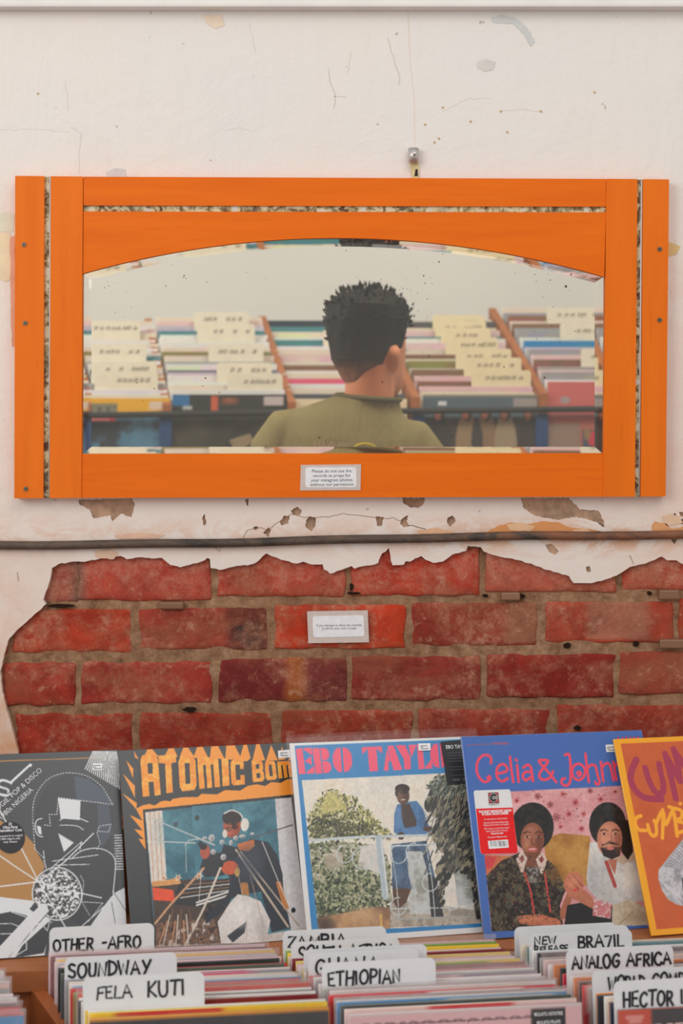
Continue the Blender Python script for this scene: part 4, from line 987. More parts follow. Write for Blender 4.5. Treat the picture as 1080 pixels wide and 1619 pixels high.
A.poly([(640, 860), (690, 870), (760, 900), (812, 1000), (800, 1068), (760, 1118), (560, 1112), (540, 1000), (600, 905)], (214, 208, 204)); A.poly([(590, 1075), (690, 1000), (680, 1060), (620, 1110)], (60, 64, 72))
A.poly([(632, 600), (716, 578), (722, 612), (690, 640), (640, 630)], (206, 112, 60)); A.poly([(655, 800), (690, 800), (700, 870), (660, 860)], (176, 118, 66)); A.poly([(835, 800), (860, 800), (910, 940), (880, 945)], (190, 120, 60))
A.ell(602, 500, 46, 66, (172, 84, 62)); A.ell(600, 462, 50, 40, (44, 40, 42)); A.ell(585, 520, 17, 15, (40, 32, 34)); A.ell(617, 510, 17, 15, (40, 32, 34)); A.line([(600, 560), (625, 556)], 6, (110, 50, 44))
A.line([(560, 440), (600, 424), (645, 446), (665, 490)], 7, (210, 206, 200), True); A.ell(668, 500, 21, 34, (222, 218, 206)); A.ell(566, 545, 13, 22, (214, 210, 200))
A.ell(466, 636, 26, 38, (176, 86, 66)); A.ell(456, 610, 20, 16, (50, 42, 42)); A.ell(596, 722, 44, 36, (196, 88, 58)); A.ell(635, 745, 14, 24, (206, 160, 80))
for pts, wd, c_ in (([(158, 445), (512, 602)], 8, (196, 192, 186)), ([(170, 575), (412, 590)], 6, (206, 204, 198)), ([(362, 600), (380, 575), (430, 570)], 5, (210, 206, 200)), ([(366, 600), (372, 740)], 3, (190, 186, 180)), ([(625, 630), (905, 1035)], 11, (188, 172, 152)), ([(650, 640), (960, 1030)], 8, (176, 160, 144)),
                    ([(720, 566), (915, 506)], 6, (90, 84, 84)), ([(556, 700), (466, 930), (375, 1118)], 11, (206, 194, 180)), ([(462, 722), (300, 900), (220, 1000)], 11, (196, 150, 112)), ([(760, 590), (850, 800), (920, 960)], 4, (214, 210, 206)), ([(640, 760), (690, 980), (690, 1110)], 3, (190, 170, 150)), ([(700, 760), (770, 1000), (780, 1100)], 3, (190, 150, 120)), ([(450, 720), (440, 900)], 3, (200, 190, 180))):
    A.line(pts, wd, c_)
for (x, y, rx, ry) in ((561, 666, 18, 20), (498, 566, 20, 24), (462, 565, 16, 10), (552, 588, 15, 16), (508, 638, 16, 18), (622, 568, 16, 16), (656, 560, 20, 12), (708, 548, 14, 9), (598, 592, 12, 18)): A.ell(x, y, rx*.8, ry*.8, (196, 194, 194)); A.soft(x+4, y+5, rx*.8, ry*.8, (120, 118, 120), .7)
for (x, y) in ((440, 595), (550, 705), (625, 655), (930, 950), (480, 960), (500, 930), (420, 460), (312, 492)): A.ell(x, y, 12, 14, (42, 42, 46))
for (x, y) in ((256, 768), (330, 768), (438, 762)):
    for k in range(6): A.line([(x, y), (x+16*math.cos(k*1.05), y+16*math.sin(k*1.05))], 6, (222, 200, 180))
    A.ell(x, y, 6, 6, (196, 120, 50))
for k in range(9): A.line([(240+k*22, 1118), (280+k*14, 990-(k % 3)*30)], 6, [(196, 140, 100), (206, 190, 176), (120, 84, 64)][k % 3])
A.soft(588, 520, 22, 40, (206, 112, 84), .6); A.soft(628, 520, 20, 50, (130, 58, 44), .6); A.soft(700, 700, 90, 120, (66, 74, 88), .7); A.soft(660, 960, 70, 90, (232, 228, 224), .7); A.soft(770, 1040, 40, 80, (176, 168, 166), .7); A.soft(330, 520, 160, 120, (96, 150, 162), .4)
A.grain(PQ, .08, 80, 6)
rec2 = leaning(A, -.3143, 2.5106, .692, 17.5, 29.0, -.8, (90, 90, 92), 'black and orange record sleeve with block title letters and a studio photograph')
price(rec2, A, [(831, 117), (896, 111), (898, 152), (834, 157)])

# 3: blue sleeve with a garden photograph
Q = [(55, 90), (985, 46), (1127, 1024), (152, 1088)]
A = Art(NN, (222, 222, 220), Q); bl = (44, 130, 188)
def unit(art, u, v):  # a point given as a fraction of the sheet
    Hi = np.linalg.inv(art.H); q = Hi @ np.array([u, v, 1.0]); return (q[0]/q[2], q[1]/q[2])
A.poly([unit(A, .022, .012), unit(A, .99, .012), unit(A, .99, .975), unit(A, .022, .975)], bl)
pk = (240, 84, 116)
def fat(ch, q):
    G = {'E': [[(0, 0), (.42, 0), (.42, 1), (0, 1)], [(.48, 0), (1, 0), (1, .3), (.48, .06)], [(.46, .5), (.9, .32), (.9, .68)], [(.48, .94), (1, .7), (1, 1), (.48, 1)]],
         'B': [[(0, 0), (.42, 0), (.42, 1), (0, 1)], [(.48, 0), (.8, .02), (.96, .14), (.96, .36), (.8, .47), (.48, .49)], [(.48, .51), (.82, .53), (1, .66), (1, .86), (.82, .98), (.48, 1)]],
         'O': [[(.44, 0), (.2, .05), (.02, .28), (0, .5), (.02, .72), (.2, .95), (.44, 1)], [(.54, 0), (.8, .05), (.98, .28), (1, .5), (.98, .72), (.8, .95), (.54, 1)]],
         'T': [[(0, 0), (1, 0), (1, .3), (.72, .08), (.72, 1), (.28, 1), (.28, .08), (0, .3)]],
         'A': [[(.3, 0), (.68, 0), (1, 1), (.52, 1)], [(.27, .1), (.44, .62), (.3, .64), (.26, 1), (0, 1)]],
         'Y': [[(0, 0), (.44, 0), (.68, .5), (.68, 1), (.32, 1), (.32, .55)], [(.6, 0), (1, 0), (.74, .5), (.68, .4)]],
         'L': [[(0, 0), (.44, 0), (.44, 1), (0, 1)], [(.5, .92), (1, .62), (1, 1), (.5, 1)]]}
    A.blocks(q, G[ch], pk)
for ch, x0, x1, b0, b1, y0, y1 in (('E', 84, 162, 100, 180, 114, 243), ('B', 166, 250, 184, 264, 112, 240), ('O', 264, 360, 274, 370, 108, 234), ('T', 414, 514, 424, 524, 104, 228), ('A', 516, 600, 524, 618, 98, 222), ('Y', 584, 690, 600, 690, 94, 218), ('L', 690, 752, 700, 770, 90, 214), ('O', 752, 850, 764, 860, 84, 208), ('E', 860, 930, 870, 940, 80, 200)):
    fat(ch, [(x0, y0), (x1, y0-4), (b1, y1-5), (b0, y1)])
A.poly([(115, 272), (960, 226), (1064, 984), (202, 1030)], (226, 218, 204))
PHM = A.pmask([(115, 272), (960, 226), (1064, 984), (202, 1030)])
keep = A.a.copy()
A.poly([(115, 272), (960, 226), (975, 300), (600, 420), (130, 330)], A.mottle([(218, 212, 202), (230, 222, 206), (222, 206, 186)], 6, 2))
LG = [(74, 78, 56), (120, 122, 74), (166, 162, 98), (200, 190, 126), (216, 208, 164), (96, 100, 66)]; DG = [(50, 58, 44), (72, 84, 58), (104, 114, 82), (150, 152, 116), (196, 194, 170), (60, 70, 52)]
A.leaves([(146, 440), (180, 400), (230, 330), (280, 318), (320, 345), (380, 360), (420, 410), (470, 440), (500, 480), (560, 530), (560, 560), (480, 555), (300, 560), (160, 568)], 1500, (4, 12), LG, 11)
A.leaves([(160, 470), (260, 440), (330, 480), (470, 500), (480, 552), (180, 560)], 420, (5, 12), [(74, 78, 56), (96, 100, 66), (60, 62, 48)], 14)
A.leaves([(240, 340), (300, 340), (330, 420), (220, 430)], 260, (5, 12), [(206, 196, 132), (190, 180, 110), (170, 166, 100)], 15)
A.poly([(150, 590), (300, 575), (520, 600), (560, 700), (560, 880), (470, 935), (200, 990)], A.mottle([(120, 126, 92), (160, 158, 128), (204, 198, 180)], 8, 12))
A.leaves([(150, 590), (300, 575), (520, 600), (560, 700), (560, 880), (470, 935), (200, 990)], 1300, (4, 12), DG+[(206, 200, 186)], 12)
A.poly([(410, 600), (490, 590), (515, 740), (400, 700)], A.mottle([(206, 202, 194), (214, 208, 200), (170, 170, 150)], 8, 21)); A.poly([(230, 640), (320, 630), (325, 700), (245, 715)], A.mottle([(212, 196, 188), (206, 196, 186), (160, 150, 128)], 8, 22))
A.leaves([(170, 800), (300, 740), (440, 730), (540, 780), (560, 860), (440, 930), (210, 960)], 900, (5, 15), [(46, 56, 44), (64, 80, 56), (100, 112, 80), (140, 146, 110), (176, 176, 144)], 13)
A.poly([(205, 955), (300, 938), (480, 905), (560, 905), (560, 1010), (205, 1030)], A.mottle([(130, 98, 74), (172, 132, 96), (190, 150, 108), (156, 116, 84)], 4, 15)); A.soft(230, 990, 70, 60, (70, 56, 48), .9); A.soft(420, 950, 120, 60, (204, 166, 122), .6)
A.line([(512, 945), (515, 1005)], 14, (214, 168, 92))
A.poly([(560, 860), (1060, 930), (1064, 990), (560, 1005)], A.mottle([(150, 140, 126), (190, 180, 164), (110, 104, 96)], 14, 16))
for (pts) in ([(640, 620), (760, 620), (790, 940), (660, 940)], [(880, 720), (985, 700), (1000, 880), (900, 900)]): A.poly(pts, A.mottle([(200, 200, 196), (188, 190, 188), (150, 150, 140)], 10, 17))
dn = (86, 128, 172)
A.poly([(565, 590), (740, 572), (756, 640), (790, 780), (828, 955), (768, 950), (745, 720), (715, 625), (640, 625), (650, 740), (668, 815), (570, 812)], A.mottle([(60, 84, 112), (82, 108, 136), (54, 70, 92)], 12, 18))
A.poly([(745, 720), (800, 780), (828, 955), (765, 955)], (48, 50, 52)); A.poly([(570, 812), (664, 812), (640, 880), (600, 915), (575, 880)], (92, 66, 50))
A.poly([(592, 392), (640, 378), (690, 372), (722, 412), (738, 470), (768, 520), (735, 540), (610, 548), (576, 530), (578, 440)], A.mottle([(70, 110, 156), (90, 134, 178), (60, 94, 138)], 10, 19))
A.poly([(612, 392), (655, 385), (690, 470), (690, 500), (630, 510), (612, 450)], (74, 62, 60)); A.line([(600, 540), (680, 520), (760, 512)], 26, dn); A.ell(745, 512, 22, 14, (92, 66, 54)); A.ell(612, 548, 18, 20, (80, 58, 50))
A.ell(622, 345, 32, 46, (104, 74, 62)); A.ell(618, 312, 37, 24, (46, 40, 40)); A.ell(590, 330, 8, 22, (46, 40, 40)); A.line([(612, 368), (634, 366)], 5, (206, 190, 180)); A.ell(612, 338, 5, 4, (40, 32, 32)); A.ell(636, 336, 5, 4, (40, 32, 32)); A.line([(625, 340), (628, 354)], 4, (80, 56, 48))
ir = (196, 204, 204)
A.line([(152, 572), (300, 562), (480, 552), (780, 545)], 13, ir); A.line([(502, 560), (535, 850)], 34, (176, 190, 196)); A.line([(512, 560), (546, 850)], 8, (214, 216, 214))
for cx, cy, rr_ in ((600, 640, 42), (680, 630, 42), (600, 900, 40), (690, 880, 42), (870, 870, 44), (950, 850, 42), (330, 640, 40), (420, 660, 50), (760, 780, 40)):
    A.line([(cx+rr_*math.cos(t), cy+rr_*1.1*math.sin(t)) for t in [math.pi*2*k/18 for k in range(15)]], 5, ir)
for x in (560, 650, 740): A.line([(x, 600), (x+30, 780), (x+45, 960)], 4, ir)
A.line([(560, 600), (790, 590)], 7, ir); A.line([(560, 965), (1040, 950)], 9, (170, 170, 164)); A.line([(560, 912), (1000, 905)], 5, ir)
RP = [(742, 360), (770, 280), (820, 244), (975, 236), (1030, 700), (1050, 960), (990, 950), (965, 760), (900, 700), (840, 780), (815, 900), (800, 700), (830, 640), (760, 540), (800, 470), (745, 400)]
A.poly(RP, (62, 64, 58)); A.leaves(RP, 900, (9, 26), [(44, 48, 46), (58, 60, 56), (90, 88, 76), (120, 116, 98), (160, 150, 126), (50, 54, 52)], 20, 2.0)
A.leaves([(742, 300), (800, 250), (960, 236), (980, 330), (800, 360)], 260, (6, 14), [(90, 104, 92), (120, 130, 112), (70, 82, 74), (160, 164, 150)], 23)
rl = random.Random(9)
for k in range(80):
    x = rl.uniform(770, 1000); y = rl.uniform(260, 640); A.line([(x, y), (x-rl.uniform(10, 60), y+rl.uniform(50, 120))], rl.uniform(2.5, 5), [(176, 164, 136), (120, 116, 98), (56, 60, 58), (44, 48, 48)][k % 4])
A.soft(606, 338, 20, 40, (140, 102, 84), .5); A.soft(640, 352, 16, 36, (66, 48, 42), .6); A.soft(600, 450, 24, 70, (110, 152, 196), .6); A.soft(722, 470, 26, 60, (52, 84, 126), .6); A.soft(600, 720, 30, 100, (106, 132, 158), .5)
A.grain([(115, 272), (960, 226), (1064, 984), (202, 1030)], .07, 80, 4)
m_lo, m_hi, mm = PHM; full = np.zeros(A.a.shape[:2], bool); full[m_lo[1]:m_hi[1], m_lo[0]:m_hi[0]] = mm; A.a[~full] = keep[~full]
rec3 = leaning(A, -.0508, 2.5506, .692, 14.4, 27.1, -.6, (226, 226, 224), 'blue record sleeve with pink title letters and a man leaning on a garden fence')
film(rec3, over=.014, side=.005, mat=M_FILM_THIN)
st_ = sheet(rec3, A, [(808, 77), (935, 64), (965, 282), (844, 292)], 'hype_sticker', flat((48, 50, 54), .4, .3, name='black_sticker'), -.0024)
x_, z_ = spot(A, 838, 112); font_mesh('EBO TAYLOR', .0085, 'sticker_text', M_WHITE, st_, (x_-.001, -.0028, z_), .0001, 'LEFT', xs=.85)
m3 = bmesh.new(); x_, z_ = spot(A, 842, 135)
for k in range(9):
    if k in (4, 7): continue
    bm_box(m3, (x_, -.0027, z_-k*.0047), (x_+.029, -.00255, z_-k*.0047+.0011))
for k in range(2): bm_box(m3, (x_+.003+k*.017, -.0027, z_-.0465), (x_+.016+k*.017, -.00255, z_-.0425))
from_bm('sticker_text', m3, M_INKGREY, st_)
price(rec3, A, [(696, 86), (757, 84), (759, 120), (697, 122)]).location.y = -.0016

# 4: violet-blue sleeve with a couple
Q = [(24, 69), (885, 41), (1032, 970), (148, 1025)]
A = Art(NN, (72, 108, 178), Q); ti = (240, 76, 98)
for pts in ([(165, 195), (162, 165), (132, 156), (106, 178), (97, 215), (106, 258), (132, 284), (152, 280), (163, 268), (158, 258), (150, 264)], [(192, 246), (240, 234), (238, 210), (220, 200), (200, 212), (192, 240), (200, 270), (222, 282), (246, 268)], [(256, 165), (262, 220), (272, 282)], [(290, 205), (298, 280)], [(285, 178), (288, 184)],
            [(320, 218), (340, 204), (356, 218), (366, 278)], [(356, 240), (330, 238), (318, 258), (332, 278), (356, 264)], [(478, 288), (440, 240), (394, 188), (416, 182), (438, 186), (420, 215), (398, 245), (402, 270), (426, 276), (450, 262), (462, 236)], [(518, 158), (540, 158), (546, 230), (544, 285), (528, 304), (506, 296), (504, 276), (518, 270)],
            [(552, 240), (560, 212), (584, 200), (608, 214), (616, 240), (606, 266), (584, 278), (562, 266), (552, 240)], [(576, 246), (588, 238), (596, 250), (584, 258)], [(616, 152), (632, 278)], [(626, 222), (644, 206), (664, 212), (674, 250), (684, 290), (672, 300), (664, 288)], [(690, 192), (702, 278)], [(696, 218), (714, 200), (734, 208), (750, 275)], [(750, 192), (764, 272)], [(757, 212), (776, 196), (796, 204), (812, 270)], [(824, 190), (832, 230), (846, 250)], [(866, 180), (868, 230), (850, 300)]):
    A.line(pts, 12, ti, True)
A.line([(48, 108), (160, 103)], 4, (150, 96, 112))
for k, (t_) in enumerate('stereo'): A.ell(176+k*13, 101, 5, 6, (196, 90, 96)); A.ell(176+k*13, 101, 2, 3, (90, 100, 160))
for k, pts in enumerate(([(772, 74), (782, 96), (796, 74)], [(802, 96), (812, 74), (824, 96)], [(830, 74), (840, 86), (838, 96)], [(852, 73), (840, 86)], [(858, 95), (868, 73), (878, 95)])): A.line(pts, 6, (220, 52, 72))
PH4 = [(108, 338), (905, 302), (1000, 962), (178, 992)]
A.poly(PH4, A.mottle([(206, 140, 142), (218, 156, 158), (226, 172, 174)], 8, 3)); PHM = A.pmask(PH4); keep = A.a.copy()
rl = random.Random(4)
for k, (x, y) in enumerate([(290, 375), (390, 355), (510, 345), (570, 385), (450, 395), (610, 440), (540, 440), (640, 330), (760, 335), (850, 340), (880, 420), (500, 500), (600, 510), (250, 420), (840, 520), (690, 370), (480, 455), (560, 560)]):
    s_ = rl.uniform(14, 24); c_ = [(190, 76, 84), (160, 74, 78), (202, 100, 96)][k % 3]
    for q in range(8): A.ell(x+s_*.6*math.cos(q*.785+k), y+s_*.6*math.sin(q*.785+k), s_*.36, s_*.16, c_, q*.785+k, 10)
    A.ell(x, y, 5, 5, (96, 56, 60))
    for q in range(3): A.ell(x+rl.uniform(-45, 45), y+rl.uniform(-40, 40), 5, 3, [(186, 96, 100), (196, 120, 110), (120, 76, 76)][q], rl.uniform(0, 3), 8)
A.poly([(420, 560), (500, 530), (640, 545), (660, 680), (640, 780), (480, 760), (430, 650)], A.mottle([(176, 124, 60), (190, 140, 74), (160, 108, 52)], 6, 5)); A.poly([(130, 630), (300, 640), (300, 760), (150, 760)], A.mottle([(190, 140, 74), (206, 84, 78)], 4, 5))
A.poly([(138, 640), (200, 640), (180, 690), (140, 700)], (206, 70, 74))
A.poly([(150, 730), (220, 660), (310, 620), (420, 640), (480, 690), (530, 790), (500, 870), (520, 990), (180, 995), (165, 860)], A.mottle([(34, 32, 32), (48, 44, 42), (70, 56, 46), (40, 38, 40), (120, 100, 70), (60, 70, 66)], 46, 6))
A.ell(366, 500, 102, 116, A.mottle([(36, 34, 36), (44, 42, 42), (54, 50, 48)], 40, 7)); A.ell(366, 560, 56, 80, (150, 92, 70)); A.ell(352, 545, 30, 46, (164, 104, 80)); A.poly([(320, 620), (410, 620), (420, 690), (380, 720), (320, 680)], (128, 76, 60))
for x in (342, 396): A.ell(x, 548, 13, 4, (206, 190, 180)); A.ell(x, 548, 6, 5, (36, 28, 28)); A.line([(x-18, 530), (x, 522), (x+16, 528)], 5, (40, 30, 30))
A.line([(366, 555), (362, 582), (378, 584)], 4, (110, 64, 50)); A.ell(370, 608, 24, 9, (206, 96, 96)); A.line([(354, 606), (386, 604)], 3, (226, 206, 200))
for x, y in ((318, 650), (412, 655)):
    A.poly([(x-28, y), (x, y-42), (x+26, y), (x+6, y+65), (x-4, y+65)], (216, 190, 176)); A.poly([(x-12, y), (x, y-18), (x+12, y), (x, y+18)], (150, 70, 66))
A.line([(330, 715), (360, 800), (378, 905)], 8, (206, 72, 70)); A.line([(425, 715), (440, 800), (455, 900)], 8, (206, 72, 70)); A.poly([(335, 690), (400, 690), (410, 760), (350, 765)], A.mottle([(40, 40, 40), (160, 150, 140)], 90, 31))
A.poly([(500, 900), (535, 810), (560, 830), (530, 930), (505, 940)], (170, 104, 78))
A.poly([(300, 920), (410, 910), (480, 935), (515, 968), (430, 972), (310, 955)], (190, 112, 82)); A.ell(455, 952, 50, 24, (196, 116, 86))
A.poly([(535, 870), (650, 850), (760, 880), (750, 972), (520, 972)], (42, 40, 42))
A.poly([(640, 575), (700, 570), (760, 650), (840, 640), (880, 720), (905, 850), (760, 870), (690, 860), (630, 790), (625, 740)], A.mottle([(186, 184, 184), (210, 206, 202), (222, 216, 208)], 8, 8)); A.poly([(760, 650), (848, 620), (862, 660), (790, 680)], (196, 172, 150)); A.line([(720, 670), (745, 740), (760, 780)], 18, (176, 70, 66)); A.poly([(725, 655), (770, 655), (760, 730)], (186, 112, 88))
A.ell(724, 490, 88, 106, A.mottle([(36, 34, 36), (46, 42, 42), (58, 52, 50)], 40, 9)); A.poly([(780, 470), (830, 470), (846, 620), (820, 660), (790, 620)], (44, 40, 40)); A.ell(734, 560, 60, 84, (198, 128, 102)); A.ell(722, 545, 30, 50, (210, 140, 112)); A.poly([(690, 600), (790, 596), (782, 640), (745, 656), (705, 640)], (54, 42, 40)); A.ell(738, 604, 18, 8, (206, 120, 110))
A.line([(700, 588), (735, 576), (775, 586)], 10, (52, 40, 40)); A.line([(740, 540), (746, 566), (730, 570)], 4, (150, 90, 72))
for x in (708, 762): A.ell(x, 535, 11, 4, (210, 190, 178)); A.ell(x, 535, 6, 5, (36, 28, 28)); A.line([(x-18, 520), (x, 513), (x+16, 520)], 6, (40, 32, 32))
A.poly([(540, 790), (620, 800), (680, 870), (660, 890), (580, 850), (540, 830)], (186, 116, 88)); A.ell(565, 770, 48, 58, (196, 120, 92)); A.line([(540, 740), (590, 800)], 6, (140, 80, 62)); A.line([(560, 730), (606, 780)], 6, (140, 80, 62)); A.ell(572, 800, 10, 7, (214, 70, 70))
A.poly([(660, 840), (745, 860), (740, 935), (655, 920)], A.mottle([(222, 206, 200), (196, 84, 90), (224, 210, 206)], 60, 10))
A.poly([(748, 870), (830, 846), (900, 880), (1000, 920), (1000, 965), (746, 972)], A.mottle([(206, 192, 170), (188, 172, 148), (216, 204, 186)], 8, 10)); A.line([(780, 960), (850, 900)], 5, (160, 140, 116))
A.soft(338, 580, 22, 40, (196, 132, 104), .6); A.soft(400, 570, 24, 70, (104, 60, 46), .7); A.soft(364, 520, 40, 26, (178, 116, 92), .5); A.soft(715, 575, 26, 40, (222, 156, 126), .6); A.soft(775, 570, 24, 70, (150, 90, 72), .7); A.soft(728, 510, 40, 22, (222, 152, 122), .5)
A.soft(560, 760, 34, 34, (220, 146, 114), .6); A.soft(360, 935, 80, 18, (214, 138, 104), .6); A.soft(660, 720, 30, 120, (170, 168, 168), .6); A.soft(820, 760, 50, 90, (226, 220, 212), .6); A.soft(720, 800, 40, 90, (176, 172, 170), .6); A.soft(860, 930, 90, 40, (170, 152, 128), .7); A.soft(560, 640, 90, 80, (206, 156, 88), .5); A.soft(480, 720, 60, 60, (140, 92, 44), .6)
A.leaves([(150, 730), (220, 660), (310, 620), (420, 640), (480, 690), (530, 790), (500, 870), (520, 985), (185, 985), (165, 860)], 520, (2, 6), [(120, 104, 80), (150, 120, 90), (80, 90, 84), (36, 34, 34), (44, 40, 40), (130, 60, 56)], 33)
A.grain(PH4, .08, 90, 5)
m_lo, m_hi, mm = PHM; full = np.zeros(A.a.shape[:2], bool); full[m_lo[1]:m_hi[1], m_lo[0]:m_hi[0]] = mm; A.a[~full] = keep[~full]
rec4 = leaning(A, .2225, 2.5787, .692, 14.3, 23.3, -.7, (150, 172, 214), 'violet-blue record sleeve with curly red title letters and a seated couple', .007)
q4 = [(88, 326), (252, 321), (260, 330), (298, 618), (290, 626), (128, 629), (120, 620), (84, 336)]
st_ = sheet(rec4, A, q4, 'hype_sticker', flat((222, 222, 222), .4, .3, name='sticker_white'))
rd = sheet(st_, A, [(96, 413), (270, 408), (297, 619), (290, 625), (128, 628), (121, 620)], 'red_panel', flat((226, 26, 30), .4, .3, name='sticker_red'), -.0009)
for y_, t_, s_, b_ in ((428, 'THE MOST IMPORTANT ALBUM', .0050, .00022), (440, "IN CELIA CRUZ'S CAREER", .0050, .00022), (463, 'An essential part of salsa history', .0038, 0), (480, 'Named to the National Recording', .0038, 0), (491, 'Registry by the Library of Congress', .0038, 0), (508, 'AAA lacquers cut from the original', .0038, 0), (520, 'master tapes by Kevin Gray at', .0038, 0), (532, 'Cohearent Audio', .0038, .0001), (549, 'Pressed on 180-gram vinyl', .0038, 0)):
    x_, z_ = spot(A, 187+(y_-428)*.10, y_+2); font_mesh(t_, s_, 'sticker_text', M_WHITE, st_, (x_, -.0012, z_), b_, xs=.78)
lg = sheet(st_, A, [(152, 337), (201, 335), (206, 386), (157, 388)], 'logo', flat((66, 66, 68), .4, .3, name='logo_grey'), -.0009)
sheet(lg, A, [(155, 340), (199, 338), (203, 383), (159, 385)], 'logo_field', flat((196, 60, 66), .4, .3, name='logo_red'), -.0011)
sheet(lg, A, [(179+21*math.cos(k*.393), 361+22*math.sin(k*.393)) for k in range(16)], 'logo_disc', flat((150, 148, 148), .4, .3, name='logo_mid'), -.0013)
cq = [(179+17*math.cos(t), 361+18*math.sin(t)) for t in [.7+4.9*k/16 for k in range(17)]]+[(179+9*math.cos(t), 361+9*math.sin(t)) for t in [.7+4.9*k/16 for k in range(16, -1, -1)]]
sheet(lg, A, cq, 'logo_letter', flat((44, 44, 46), .4, .3, name='logo_black'), -.0015)
x_, z_ = spot(A, 182, 397); font_mesh('C R A F T', .0042, 'sticker_text', M_INKGREY, st_, (x_, -.0009, z_), .0001)
bc = sheet(st_, A, [(154, 566), (249, 560), (254, 598), (160, 604)], 'barcode', M_WHITE, -.0012); m3 = bmesh.new(); x = 162; rl = random.Random(2)
while x < 244:
    w_ = rl.uniform(1.2, 3.4); u0, v0 = spot(A, x, 566); u1, v1 = spot(A, x+w_, 592); bm_box(m3, (u0, -.0015, v1), (u1, -.00125, v0)); x += w_+rl.uniform(1.5, 3)
from_bm('barcode_bars', m3, M_INKGREY, bc)
price(rec4, A, [(712, 110), (760, 108), (764, 143), (716, 145)])

# 5: orange sleeve at the right edge
Q = [(45, 88), (1262, 37), (1642, 1424), (325, 1522)]
A = Art(NN, (242, 166, 38), Q)
A.poly([unit(A, .033, .024), unit(A, .967, .024), unit(A, .967, .972), unit(A, .033, .972)], A.mottle([(198, 92, 50), (206, 98, 52), (200, 96, 56)], 8, 3))
pu = (168, 60, 84)
A.line([(205, 232), (176, 300), (164, 370), (200, 450), (270, 505), (385, 515)], 44, pu, True)
for pts in ([(268, 290), (300, 390), (345, 465), (392, 470), (398, 410), (380, 330), (366, 262)], [(408, 190), (450, 350), (486, 500)], [(410, 195), (470, 300), (515, 380)], [(515, 380), (500, 270), (470, 165)], [(470, 165), (560, 300), (600, 440)], [(640, 120), (690, 300), (720, 420)], [(640, 130), (720, 150), (740, 220), (690, 260), (770, 300), (780, 380), (720, 420)], [(830, 110), (880, 390)], [(930, 390), (960, 90), (1050, 370)], [(940, 280), (1030, 270)]):
    A.line(pts, 42, pu, True)
ye = (250, 170, 50)
A.line([(240, 635), (208, 650), (200, 690), (226, 735), (276, 742)], 24, ye, True)
for pts in ([(290, 700), (304, 755), (330, 782), (352, 765), (350, 710), (336, 670)], [(395, 592), (398, 690), (396, 790)], [(350, 690), (395, 600), (420, 700), (470, 600), (500, 760)], [(440, 570), (470, 600), (500, 770)], [(470, 580), (530, 600), (530, 650), (490, 670), (550, 690), (560, 740), (500, 760)], [(590, 600), (610, 750)], [(640, 750), (660, 570), (720, 735)], [(800, 580), (750, 600), (800, 660), (820, 710), (760, 730)]):
    A.line(pts, 24, ye, True)
A.ell(522, 548, 13, 13, ye)
A.poly([(560, 790), (600, 430), (760, 400), (900, 520), (940, 800), (1000, 1000), (940, 1320), (600, 1330), (555, 1300), (505, 1290), (440, 1250), (395, 1180), (368, 1090), (372, 1030), (440, 940), (510, 850)], A.mottle([(150, 146, 150), (186, 182, 186), (206, 202, 206), (170, 166, 170)], 14, 4))
for k in range(14): A.line([(420+k*12, 1000-k*20), (470+k*12, 1010-k*14), (520+k*8, 1050-k*10)], 7, (148, 144, 150), True)
for k in range(8): A.line([(400+k*16, 1120+k*10), (440+k*16, 1180+k*12)], 6, (214, 210, 214))
A.poly([(540, 1090), (600, 1080), (640, 1320), (560, 1310)], (70, 72, 74)); A.ell(602, 450, 58, 62, (120, 118, 120))
rec5 = leaning(A, .4837, 2.5943, .692, 15, 28.1, -.6, (246, 190, 90), 'orange record sleeve with purple brush lettering and a yellow border, rightmost on the ledge')

# ------------------------------------------------------------------ the mirror's reflection, built as objects behind the clear pane: rack of records
RD = Vector((-.234, 1, .60)); RF = 4.60
RB = [Bin((x, y), 0, RD, depth=RF) for x, y in ((88, 630), (273, 624), (463, 631), (669, 624), (866, 604))]
NAMES = ['first', 'second', 'third', 'fourth', 'fifth']
rack = empty('record_rack', (0, 4.8, 0)); tag(rack, 'sloping record rack with orange timber dividers and blue posts in the mirror', 'rack')
def rpart(name, bm, mat):
    o = from_bm(name, bm, mat); o.parent = rack; o.matrix_parent_inverse = Matrix.Translation((0, -4.8, 0)); return o
M_BLUE = flat((36, 72, 120), .5, .3, name='blue_steel'); M_RAIL = flat((52, 50, 48), .5, .4, .3, name='dark_steel')
LN = .42
FR = RF-.03
for (x, y) in ((70, 640), (258, 640), (456, 636), (652, 628), (854, 622), (1050, 610)):   # timber dividers follow the slope
    p = P(x, y, FR+.015); q = p+RD*(LN+.02); m_ = bmesh.new(); wv = Vector((.021, 0, 0)); hv = Vector((0, 0, -.36))
    bm_hex(m_, [p+hv, p+wv+hv, q+wv+hv, q+hv], [p, p+wv, q+wv, q]); rpart('bin_divider', m_, M_RACKW)
m_ = bmesh.new(); p0, p1 = P(70, 630, FR+.01)+Vector((0, 0, -.375)), P(1070, 615, FR+.01)+Vector((0, 0, -.375)); zz = min(p0.z, p1.z)
p0.z = p1.z = zz; bv = RD*(LN+.03); tv = Vector((0, 0, .016))
bm_hex(m_, [p0, p1, p1+bv, p0+bv], [p0+tv, p1+tv, p1+bv+tv, p0+bv+tv]); rpart('sloping_base', m_, M_RACKW)
m_ = bmesh.new(); bm_tube(m_, [P(40, 658, FR), P(540, 651, FR), P(1080, 645, FR)], .0085, 12); rpart('front_rail', m_, M_RAIL)
for x in (60, 262, 462, 661, 857, 1055):
    m_ = bmesh.new(); p = P(x, 653, FR+.012); bm_box(m_, (p.x-.017, p.y-.004, 0), (p.x+.017, p.y+.022, p.z-.003), .002); rpart('post', m_, M_BLUE)
